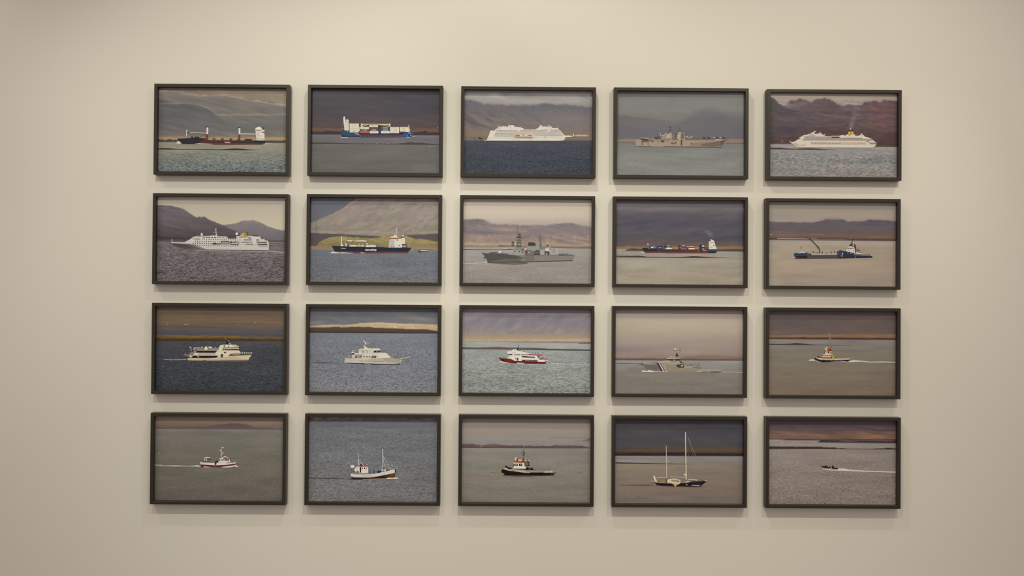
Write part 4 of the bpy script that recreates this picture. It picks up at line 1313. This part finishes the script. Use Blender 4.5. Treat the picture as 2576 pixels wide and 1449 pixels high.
framed_photograph(2, 3, 'framed photo of a grey patrol ship with blue, white and red hull stripe', [
 ('V', [(140, '93827a'), (210, '9f9082'), (300, 'aa9c86'), (420, 'a69780'), (540, '9a8a7c'), (680, '917f74'), (780, '8b786c')]),
 ('E', '827170', 280, 670, 330, 50, .7), ('E', '9a8a76', 1500, 560, 330, 60, .4), ('E', 'a3937c', 1200, 700, 400, 30, .3),
 ('N', .02, 300, 80, 150, 760),
 ('B', [(740, '85705f'), (790, '7d6556'), (805, '5c4645'), (820, '54403e')], [(120, 775), (500, 772), (900, 778), (1150, 757), (1330, 738), (1600, 745), (1860, 764)], 822, 10, 6, 1, 7),
 ('B', '57423f', [(120, 798), (900, 800), (1860, 808)], 825, 8, 6, .8, 8),
 ('N', .06, 120, 14, 740, 815),
 ('S', [(120, 810), (1860, 820)], [(815, '8a8782'), (900, '837e76'), (1000, '7c7468'), (1120, '7a7266'), (1270, '797064')], [(815, .03), (1270, .05)]),
], '''
p 5b544b 130,850 200,845 300,850 480,856 480,862 300,858 130,856
l c9c2b6 5 1555,972 1700,970 1850,978
''', '''
f 1605 870 11.449
p d6cfc2 95,720 140,710 270,725 300,695 400,715 480,732 680,735 860,735 870,752 700,750 400,755 120,745
p 77705f 110,520 140,535 380,545 540,490 650,740 480,735 400,720 330,690 270,720
p 68614f 130,535 330,545 540,560 620,700 420,705 240,670
p 958a74 540,490 600,430 920,425 1170,440 1220,490 1340,520 1420,555 1550,555 1600,620 1740,660 1990,665 2400,690 2410,740 1990,745 1600,745 1100,755 780,735
p 8b7d66 800,560 1100,560 1150,640 1600,640 1740,680 1700,745 820,740
p a59a82 580,440 920,430 1170,445 1200,490 560,470
p 302e52 525,495 590,488 720,735 670,738
p d9cfc6 590,490 612,488 752,738 722,738
p 8a3a2e 618,490 650,495 792,730 755,738
p c2876a 660,520 690,560 800,725 785,730
p 3a2d23 1095,545 1200,540 1230,520 1305,520 1330,570 1320,625 1160,628 1120,590
p 6b6256 1190,560 1290,555 1290,600 1180,600
p b2a894 1240,550 1300,545 1300,590 1250,590
p 6b6455 920,405 1130,405 1160,440 930,445
p 8d8470 940,440 1110,445 1110,470 950,465
p c9beac 800,350 850,342 1220,345 1225,362 1100,368 860,372
p 3f3833 850,372 1230,362 1220,420 930,415 870,390
d ddd4c2 1035,408,20,10
w 5a5040 570,425 720,415 5,20,24
p 857c6c 930,320 1000,290 1040,270 1140,270 1190,300 1180,340 960,345
p 3c352f 1075,260 1120,205 1145,220 1130,250 1180,300 1100,310 1060,300
l 9b9180 12 1048,140 1048,280
l 8b8170 12 1090,140 1090,250
d 8f8676 1070,120,40,14
d c4b8a8 1070,92,34,26
d c9beac 940,308,24,12 1060,298,12,20
d 3f3830 1205,128,18,10
d 2f2a25 118,522,26,16
l 3b352e 8 0,520 100,520
l 6f6858 14 1340,505 1410,550
l 57503f 12 1400,555 1540,555
l 6d6655 12 1540,560 1600,620
l 57503f 10 1600,622 1720,630
p 857d6a 1540,560 1560,500 1740,520 1760,580 1790,640 1810,660 1740,658 1700,620 1600,620
l 4c463a 10 1755,505 1720,560 1800,650
w 6a6252 1525,525 1660,520 3,16,40
p 4b443a 1190,440 1250,450 1300,490 1220,490
p 8a806c 1250,460 1330,480 1400,540 1340,530 1290,490
w 6f664f 750,455 940,460 3,20,8
w 6f664f 740,520 870,525 3,12,14
w 6f664f 805,580 865,580 2,14,12
w 5f584a 400,575 480,580 2,16,14
d 857c6a 390,470,20,12
l 7d7464 6 440,465 530,490
p 463d32 2060,745 2300,738 2410,742 2300,758 2080,760
l 4a4236 8 1640,752 1990,760
p c9bfae 1640,740 1760,745 1900,750 1760,762 1650,755
d b8ae9c 2280,685,22,14 2400,685,16,10
''', 'grey patrol ship with a blue, white and red stripe on the hull')

framed_photograph(2, 4, 'framed photo of a small orange and white tugboat trailing a white wake', [
 ('V', [(130, '584e4d'), (200, '5f5450'), (300, '62564f'), (400, '665650'), (440, '6e5848')]),
 ('E', '584e51', 350, 280, 300, 90, .5), ('E', '6a5c50', 1500, 260, 350, 60, .4),
 ('N', .03, 200, 40, 150, 430),
 ('B', [(440, '876748'), (470, '8a6847'), (490, '4a3934'), (510, '3d2f2c')], [(120, 452), (700, 446), (1100, 440), (1850, 436)], 515, 14, 6, 1, 6),
 ('B', '493833', [(120, 482), (480, 488), (580, 472), (700, 486), (1200, 478), (1500, 492), (1650, 484), (1850, 490)], 515, 8, 6, .9, 8),
 ('N', .08, 150, 10, 440, 480),
 ('S', [(120, 498), (1850, 512)], [(500, '827b72'), (580, '7d766a'), (750, '7a705f'), (1000, '7b6e5d'), (1270, '796856')], [(500, .01), (1270, .015)]),
], '''
p 443a33 130,564 300,566 420,562 480,551 580,558 700,572 960,578 1250,586 1250,590 900,583 130,577
p c0b8ac 1220,792 1280,782 1400,793 1500,804 1640,800 1845,806 1845,818 1640,816 1480,816 1380,806 1240,812
l b2aa9e 5 1100,795 1180,808 1260,806
''', '''
f 2030 830 16.1
p cbc0b0 65,1250 120,1190 280,1185 330,1240 300,1255 70,1258
l c5bbac 16 320,1240 460,1290 580,1310
p 28211d 270,1165 340,1130 460,1185 560,1215 760,1225 900,1225 1080,1215 1330,1205 1760,1195 1700,1240 1640,1275 1520,1265 1380,1245 1250,1255 1050,1270 850,1300 580,1305 450,1260
p b5aa95 340,1130 400,1115 500,1125 640,1150 1190,1160 1700,1145 1755,1195 1640,1205 1370,1215 1000,1235 900,1220 800,1235 740,1210 640,1205 560,1215 440,1180
w 28211d 700,1228 1060,1222 4,60,24
p d8ccc0 1340,1250 1500,1275 1640,1290 1800,1240 2093,1245 2093,1280 1800,1300 1620,1305 1480,1290
p 9c4a2e 560,1090 600,1030 700,1010 1010,1030 1020,1150 620,1140
p e8c2a0 575,1080 640,1065 970,1062 975,1108 590,1110
p 70301c 600,1120 1015,1120 1015,1155 640,1145
p d9b292 595,1020 680,985 1040,990 1040,1030 900,1030 700,1035
p cdb89c 710,880 1010,870 1000,985 730,985
d dccbb0 780,920,40,50 870,960,36,26
d 2f261c 862,915,34,34
d 8a7050 780,912,20,22
p 2d2620 705,890 725,890 745,960 725,960
p 2d2620 925,890 945,890 935,975 915,970
p 2d2620 985,890 1005,890 990,990 970,980
p a2462a 760,870 840,850 850,760 1010,740 1015,850 900,870
p 7a2c16 850,800 960,790 1000,840 880,860
p cf7a5c 960,760 1010,750 1010,800 970,800
p 7a3a28 690,860 850,850 900,870 720,880
d c4b49e 750,775,44,50
d d8c8b4 795,825,30,22 800,715,30,28
d 5a4434 970,728,34,16
p b3a030 1015,1050 1080,1040 1190,1120 1180,1155 1015,1150
p 4d3c20 1090,1110 1140,1080 1185,1120 1160,1140
l 5e4a28 8 1050,1070 1130,1140
l c8a08c 12 905,130 905,380
l a8736c 14 890,380 890,700
l b08078 16 860,460 870,620
d 7a4038 905,310,60,14
d d8c4b0 935,345,30,8
d 5a4a3c 950,555,20,12
d 2c251f 440,1090,34,36
d 9a8c78 300,1105,40,10
p 3a3028 480,1105 560,1095 560,1120 500,1120
''', 'small orange and white tugboat')

framed_photograph(3, 0, 'framed photo of a small white and red fishing boat with a long wake', [
 ('V', [(120, '7f6c5c'), (190, '806c5b'), (240, '7a6556'), (290, '6f5c50')]),
 ('E', '876b50', 250, 210, 260, 30, .6), ('E', '8b7767', 1600, 210, 300, 40, .6), ('E', '6c5748', 300, 250, 400, 12, .5),
 ('N', .04, 250, 14, 150, 280),
 ('B', '5d4f4b', [(120, 268), (700, 262), (860, 250), (1000, 228), (1250, 214), (1330, 222), (1420, 240), (1450, 262), (1860, 285)], 300, 8, 7, .9, 6),
 ('S', [(120, 288), (1870, 299)], [(292, '767069'), (330, '706b61'), (500, '6d675b'), (800, '6a6455'), (1000, '676053'), (1270, '645b50')], [(292, .02), (600, .05), (1270, .09)]),
], '''
d d0c8bc 187,612,10,4
p b9b1a6 130,772 220,774 240,784 420,780 560,788 640,786 700,776 745,790 700,798 560,796 400,796 240,792 210,784 130,780
''', '''
p 62282a 744,765 950,782 1100,776 1220,748 1205,795 1050,804 760,802
p d0c8b6 742,742 760,735 900,744 1100,745 1210,738 1228,746 1215,758 1100,774 950,780 745,768
p 3b3430 938,735 968,735 962,776 940,776
p d6cfc4 1030,803 1100,795 1170,786 1215,778 1230,782 1265,800 1230,802 1205,796 1150,808 1050,810
p d6cfc4 690,788 745,785 748,798 700,800
p d0c8bc 785,795 850,800 900,808 800,806
l d6cfc0 10 800,738 802,690 815,678 840,674
l d6cfc0 10 840,674 880,680
l d0c8b8 9 832,740 832,690
p 4b463c 838,690 860,682 890,692 880,704 845,702
p 465538 778,724 830,724 930,738 930,746 780,742
p 3a2e2a 950,740 955,722 975,714 998,730 1000,745
p cfc6b4 990,742 1002,690 1060,668 1100,664 1150,700 1150,745
p 65403a 1060,672 1100,674 1120,690 1150,680 1150,715 1100,722 1060,712
w 3a2a28 1010,708 1050,710 3,10,26
w d0b8a8 1075,698 1140,704 3,9,24
d d9d2c4 1078,664,16,8
l cdc6b8 9 1028,560 1030,672
l b9b2a4 5 1028,520 1028,560
d d6cfc4 1050,544,14,6 1022,580,14,6 1052,612,12,6
l cdc6b8 6 1030,645 1058,612
d 6d6052 768,752,6 1185,745,6
l 8a7a6c 3 1160,735 1205,742
l a89f90 5 1095,752 1130,750
r 4d5a3e 1110,738 1170,744
''', 'small white and red fishing boat')

framed_photograph(3, 1, 'framed photo of a white and brown wooden boat with two masts and passengers', [
 ('V', [(80, '6e5d54'), (120, '76645a'), (150, '5c4e48')]),
 ('N', .25, 60, 16, 80, 150),
 ('S', [(130, 150), (1880, 154)], [(152, '69696d'), (230, '67676a'), (400, '686868'), (700, '6b6a69'), (1000, '6d6b68'), (1260, '6f6b67')], [(152, .04), (300, .14), (1260, .24)]),
], '''
p 47423f 140,920 300,924 420,920 560,928 700,935 700,942 420,934 300,934 140,930
l 57524f 4 440,905 560,912
''', '''
f 875 1125 16.104
p 2b2522 0,1270 130,1265 600,1290 900,1300 400,1310 150,1305 0,1285
p 27201d 130,1200 300,1230 900,1240 1300,1200 1300,1290 900,1285 400,1275 160,1260
p 4a2a1c 900,1230 1300,1160 1700,1080 1930,1035 1910,1230 1600,1260 1300,1275 900,1270
p 623a1c 1700,1085 1930,1035 1905,1225 1650,1240
p 3a201a 1100,1200 1500,1130 1500,1260 1150,1265
p c8bfb0 120,1070 200,1075 900,1085 1150,1060 1500,990 1700,930 1920,890 1935,900 1925,1035 1600,1105 1200,1180 900,1225 600,1228 250,1220 140,1195 105,1130
p b0a695 105,1120 250,1180 700,1200 1100,1170 1100,1195 700,1228 250,1222 140,1195
p 857d6c 190,1030 400,1025 860,1040 870,1090 600,1105 250,1100
l 7d7568 16 600,1165 1000,1145
l 7d7568 10 1420,1100 1560,1075
l 8a8070 10 1138,1080 1138,1150
p 2a1a16 1905,880 1950,880 1925,1050 1910,1050
d c8bcb4 1940,855,26,18
d 3a2a34 1915,815,16,14
p cec4b4 260,900 350,790 480,770 800,790 830,900 825,1040 560,1050 270,1010
p d8cec0 560,800 790,800 820,1030 570,1040
p 221714 482,800 545,800 540,1025 485,1030
d 1f1714 590,850,18,42 682,850,24,40
d 4a3a36 760,850,14,44
l 8a8068 10 700,945 770,940
l b04a42 18 430,780 760,785
l 8f4a48 14 340,745 430,775
p cdb8b4 330,800 470,795 470,880 350,880
d d3ccc6 190,780,86,62
l 4c4844 14 160,860 160,1000
l 4c4844 10 225,880 225,960
p 3c3840 240,1010 280,960 310,960 310,1020
p 3a342e 350,1025 380,940 420,970 450,1025
p b8b0b0 330,1020 340,930 380,930 370,1020
l c4bdb4 22 425,260 430,740
l c4bdb4 14 440,540 480,740
l c4bdb4 18 500,580 650,750
d e0dacf 483,518,34,16
d 3a3632 460,465,22,12 400,450,12,10
l 8d8882 8 360,258 500,262
p 3a3630 480,700 580,690 580,770 500,770
d c9c2b8 780,705,14,22
l bdb6ac 26 1405,60 1425,980
l bdb6ac 16 1425,400 1470,660 1525,890
l bdb6ac 18 1430,350 1735,920
d 3a3834 1408,40,14,12
d 2f2a28 1465,830,20,30
p c9bfae 1470,900 1545,895 1545,960 1480,980
d c8c0b8 1385,935,40,26
p 2c5673 990,1060 1010,1000 1060,975 1100,1010 1115,1060
d 2b3844 1070,945,22,22
p 241f1e 1190,1040 1210,960 1240,950 1265,985 1270,1030
p 2a1e1a 1270,1020 1290,950 1320,930 1345,975 1350,1010
d 5a2420 905,1045,40,20
d a8686a 965,1030,34,24
p 4c4236 1540,940 1590,915 1700,900 1700,930 1560,960
p d3cabc 1560,1260 1640,1230 1800,1240 1920,1225 2000,1235 2080,1275 1900,1280 1750,1285 1560,1285
p c9c0b4 600,1295 1000,1285 1250,1270 1560,1270 1560,1288 1250,1290 1000,1298 620,1304
''', 'white and brown wooden sightseeing boat with people on deck')

framed_photograph(3, 2, 'framed photo of a black hulled tugboat with an orange roofed wheelhouse', [
 ('V', [(120, '7c7069'), (200, '877b70'), (280, '8f8272'), (360, '8b7f73'), (390, '89817a'), (470, '837c74')]),
 ('B', '82776f', [(1240, 392), (1300, 378), (1400, 372), (1860, 374)], [(1240, 394), (1860, 398)], 8, 7, .9, 4),
 ('B', '6c625d', [(1735, 428), (1790, 410), (1810, 394), (1860, 388)], [(1735, 430), (1860, 434)], 8, 6, .95, 4),
 ('E', '8f867e', 600, 395, 600, 8, .5),
 ('B', [(470, '675850'), (510, '564840'), (525, '4b3f38')], [(110, 470), (260, 462), (400, 476), (560, 470), (740, 480), (900, 487), (1200, 490), (1400, 486), (1650, 490), (1780, 502), (1860, 512)], 528, 8, 6, 1, 9),
 ('N', .07, 80, 20, 465, 520),
 ('S', [(110, 518), (1860, 526)], [(522, '827c71'), (600, '7e786c'), (800, '7b7566'), (1000, '7b7465'), (1270, '756d5f')], [(522, .02), (800, .05), (1270, .06)]),
], '''
l 8a4d40 5 118,880 300,887 400,886 490,894
l 8d5344 4 180,916 350,906 500,898
d d8ccc0 378,500,6
l 4f483f 4 1680,850 1720,856
l 5d554a 4 500,850 640,858
''', '''
f 1255 1115 16.1
p 5c5248 100,1295 200,1275 600,1310 1400,1330 1300,1350 700,1345
p 1f1817 95,1090 130,1055 200,1050 420,1110 600,1140 950,1190 1050,1200 1280,1175 1800,1180 2100,1190 2345,1195 2240,1225 2225,1300 1700,1315 1000,1305 230,1300 210,1220 110,1180
p a3998a 195,1050 235,985 350,1010 540,1035 1050,1095 1400,1100 2160,1100 2210,1190 1820,1195 1800,1180 1290,1180 1230,1205 1050,1195 930,1180 740,1150 560,1125 380,1110
p 8c8270 1100,1110 1560,1110 1560,1160 1200,1190 1060,1170
p 736a5c 1560,1130 1820,1130 1810,1175 1560,1160
p 5d554a 1400,1085 2080,1080 2080,1105 1400,1105
p d6cbb8 565,1020 620,930 590,800 610,780 1030,790 1035,930 1110,960 1095,1030
p 1d1a18 610,825 770,825 770,925 640,922
p 1d1a18 805,820 950,820 945,925 820,925
p 707870 650,850 750,845 755,900 660,905
p 5f6c60 850,840 920,835 915,900 860,905
p 43423c 1035,770 1190,760 1235,730 1235,900 1100,935 1035,935
p 5f5e56 1060,780 1170,775 1170,880 1070,900
p 2c2824 565,830 600,840 620,925 595,920
p 9c4428 590,780 640,720 740,710 1200,710 1210,740 1040,770 1020,790
p 782c14 700,740 900,750 1000,720 1030,780 720,780
p cf9c7e 770,650 940,655 940,720 780,725
p 7a3318 720,630 775,630 775,710 720,705
p 6a3320 945,650 1015,650 1015,715 950,715
p cdb0a0 1020,675 1140,690 1130,720 1030,715
p c9beb2 1150,670 1270,680 1230,710 1180,705
l 6a3226 16 1020,650 1150,660 1200,740
d d3c0b0 1100,640,34,14
p c9b8aa 650,600 680,545 715,590 700,700 640,700
l 5e4238 24 990,530 985,690
l 4d3a32 22 1000,280 1005,520
l 6d5a50 10 1000,280 1040,220 1010,260
l a39c8a 9 1015,220 1040,80
l 5e4c44 10 905,310 985,300
l 5e4c44 12 880,420 1000,418
d 4a3832 1040,385,22,26 1000,485,34,18
l 5e4c44 8 900,365 960,365
d b8a89c 975,525,24,14
p 7a3a22 570,1030 1100,1030 1060,1090 800,1065
p 2a1e1a 1060,1085 1110,980 1190,950 1260,990 1350,985 1400,1040 1390,1090
d c9c0b0 1215,955,16,20
d 4c3c3c 1250,1030,60,40
p 221b17 240,960 270,905 325,920 310,950 380,950 420,985 520,1000 560,1030 460,1045 370,1030 340,995
d 1d1815 1205,905,30,20 1470,1072,12,16
d 2a2420 1855,1162,16,12
l 3c3428 12 520,1080 650,1100
p 3b2c1c 2090,1195 2240,1195 2220,1290 2100,1290
''', 'black hulled tugboat with white wheelhouse and orange roof')

framed_photograph(3, 3, 'framed photo of a dark hulled sailing yacht with two tall bare masts', [
 ('V', [(120, '3f3b3e'), (200, '454145'), (320, '47454a'), (450, '484648'), (520, '4d4542'), (600, '40342f')]),
 ('E', '4e4b4c', 500, 280, 400, 60, .4), ('E', '403f45', 1700, 240, 250, 90, .5), ('E', '424246', 400, 440, 300, 40, .5),
 ('N', .05, 260, 40, 170, 530, .15),
 ('B', [(520, '58463a'), (560, '5c4833'), (590, '42342c'), (625, '2c2422')], [(120, 545), (600, 540), (1000, 545), (1400, 520), (1860, 515)], 640, 30, 6, .95, 10),
 ('B', '2e2624', [(120, 598), (400, 585), (700, 596), (950, 576), (1200, 594), (1500, 588), (1860, 600)], 640, 12, 6, .9, 10),
 ('S', [(120, 623), (1860, 633)], [(628, '827c79'), (700, '7f776e'), (760, '80745f'), (850, '7d7061'), (1050, '7b6b5b'), (1270, '71665a')], [(628, .02), (1270, .025)]),
 ('B', '6c6666', [(120, 652), (600, 658), (1000, 664)], [(120, 662), (600, 666), (1000, 668)], 8, 8, .6, 4),
 ('E', '8f8a88', 300, 695, 380, 16, .6),
], '''
p 352c29 125,714 400,720 700,728 1060,734 1200,741 1060,741 700,737 400,731 125,728
p 453b33 160,1018 300,1020 560,1018 680,1022 560,1028 300,1026 160,1024
d 4c4238 437,1178,8,8 1635,1133,8,4 1750,1138,10,4 440,800,6,4
''', '''
p 2c241f 640,1022 900,1034 1200,1040 1350,1044 1200,1048 900,1040
p 231c1f 652,982 720,992 840,1000 1000,996 1080,994 1140,976 1350,960 1352,972 1300,1012 1270,1038 1000,1032 740,1026 680,1018
p 8e8c8c 1150,1018 1270,1020 1250,1034 1150,1028
p b99b6a 850,990 1010,986 985,1006 935,1026 900,1008
p d9b878 915,1026 945,1022 938,1036 922,1038
p a38b6c 596,962 640,970 820,984 840,996 720,990 640,982 600,982
l 57462f 6 600,982 660,984
p d8c298 818,988 826,946 880,938 920,930 990,950 1002,986
p c6ac7e 860,944 900,930 960,940 960,950
p 3f2c1c 862,968 885,950 965,954 990,970 985,976
w 8a6a40 895,964 960,966 4,12,6
p 5a3a20 798,990 806,944 822,944 824,990
p b3a294 1050,988 1090,964 1150,966 1120,990
p 3c3030 1080,985 1140,972 1345,962 1300,975 1140,990
l c0ae94 10 1100,944 1160,946 1232,954
l bda98c 8 860,906 1075,920
l c4ae92 8 680,922 820,920
p ccb790 1062,306 1073,306 1086,948 1071,948
p c2aa8a 805,490 812,490 821,910 810,912
l e0cba6 14 640,902 664,972
l d0b894 10 652,905 688,984
d d6c0a0 644,902,10 1062,882,12,16
p 544030 690,965 720,955 730,975 700,980
l b8a890 5 690,965 810,968
l 7d7062 3 1092,350 1170,625
l 94866f 4 1095,360 1205,632
l 7d7062 3 1090,555 1130,665
l 9c8c74 4 1160,745 1200,850 1230,920
l 8d7f6c 3 1228,890 1226,940
l a39480 4 820,690 830,660 835,710
d b5a48c 838,702,14,5
l c4b498 4 840,960 1010,954
d d0c0a8 1340,962,12,10
d 3a2e2a 1342,966,5
d c8bfb8 1085,1014,8
d b09878 620,970,16,8
l 8a7a64 4 1260,940 1340,955
''', 'two masted sailing yacht with bare masts and dark hull')

framed_photograph(3, 4, 'framed photo of a tiny dark speedboat drawing a long white wake', [
 ('V', [(120, '4f454a'), (200, '584a4d'), (250, '63504c'), (310, '71564a'), (360, '755949'), (400, '78604f')]),
 ('E', '574a52', 1600, 200, 350, 40, .6), ('E', '8a6440', 1500, 350, 330, 40, .7), ('E', '805c3e', 1750, 380, 150, 24, .6), ('E', '4c454d', 980, 298, 160, 12, .8, 4), ('E', '50474c', 920, 272, 100, 8, .7), ('E', '7d5a4c', 400, 330, 300, 20, .5), ('E', '514649', 1170, 365, 70, 10, .7), ('E', '87603f', 900, 340, 260, 18, .5),
 ('N', .13, 200, 14, 190, 400, .06),
 ('B', '5b4a4a', [(110, 356), (350, 362), (840, 372)], 392, 10, 6, .8, 5),
 ('S', [(110, 374), (340, 386), (820, 392), (830, 420), (1860, 430)], [(380, '8d8479'), (440, '8b8276'), (520, '8a7e73'), (700, '84786c'), (900, '857769'), (1100, '83766a'), (1270, '807263')], [(380, .02), (560, .06), (800, .14), (1270, .22)]),
 ('B', '463a40', [(330, 392), (370, 370), (600, 372), (840, 376)], [(330, 390), (500, 389), (840, 392)], 6, 6, .95, 4),
 ('B', '3d3238', [(770, 420), (830, 388), (1000, 394), (1200, 404), (1500, 396), (1700, 402), (1860, 392)], [(770, 420), (1200, 424), (1860, 430)], 6, 6, 1, 4),
 ('B', '3e2f2a', [(110, 470), (400, 472), (500, 476), (700, 470), (850, 480), (1030, 488), (1060, 498), (1500, 506), (1620, 502), (1700, 493), (1860, 500)], [(110, 508), (1000, 510), (1860, 518)], 6, 6, 1, 5),
], '', '''
p c6bbae 850,770 930,780 1000,786 1080,768 1150,770 1250,788 1500,802 1845,812 1845,828 1500,818 1250,808 1060,802 940,796 860,785
p 9c9084 860,768 930,770 920,785 870,780
p 2f1e1e 820,740 870,744 890,735 940,738 964,752 940,768 880,762
p 2f1e1e 974,764 984,732 1004,742 1012,760 1040,764 1068,774 1050,783 1010,778
p 3a2826 985,730 992,724 1000,752 988,756
w 35231f 850,740 935,738 6,8,14
d c8c0b4 930,742,6
l 4c3a34 3 885,728 890,742
l 57443c 3 1035,738 1040,762
d 6a5a50 968,740,5
''', 'tiny dark speedboat throwing up a white wake')
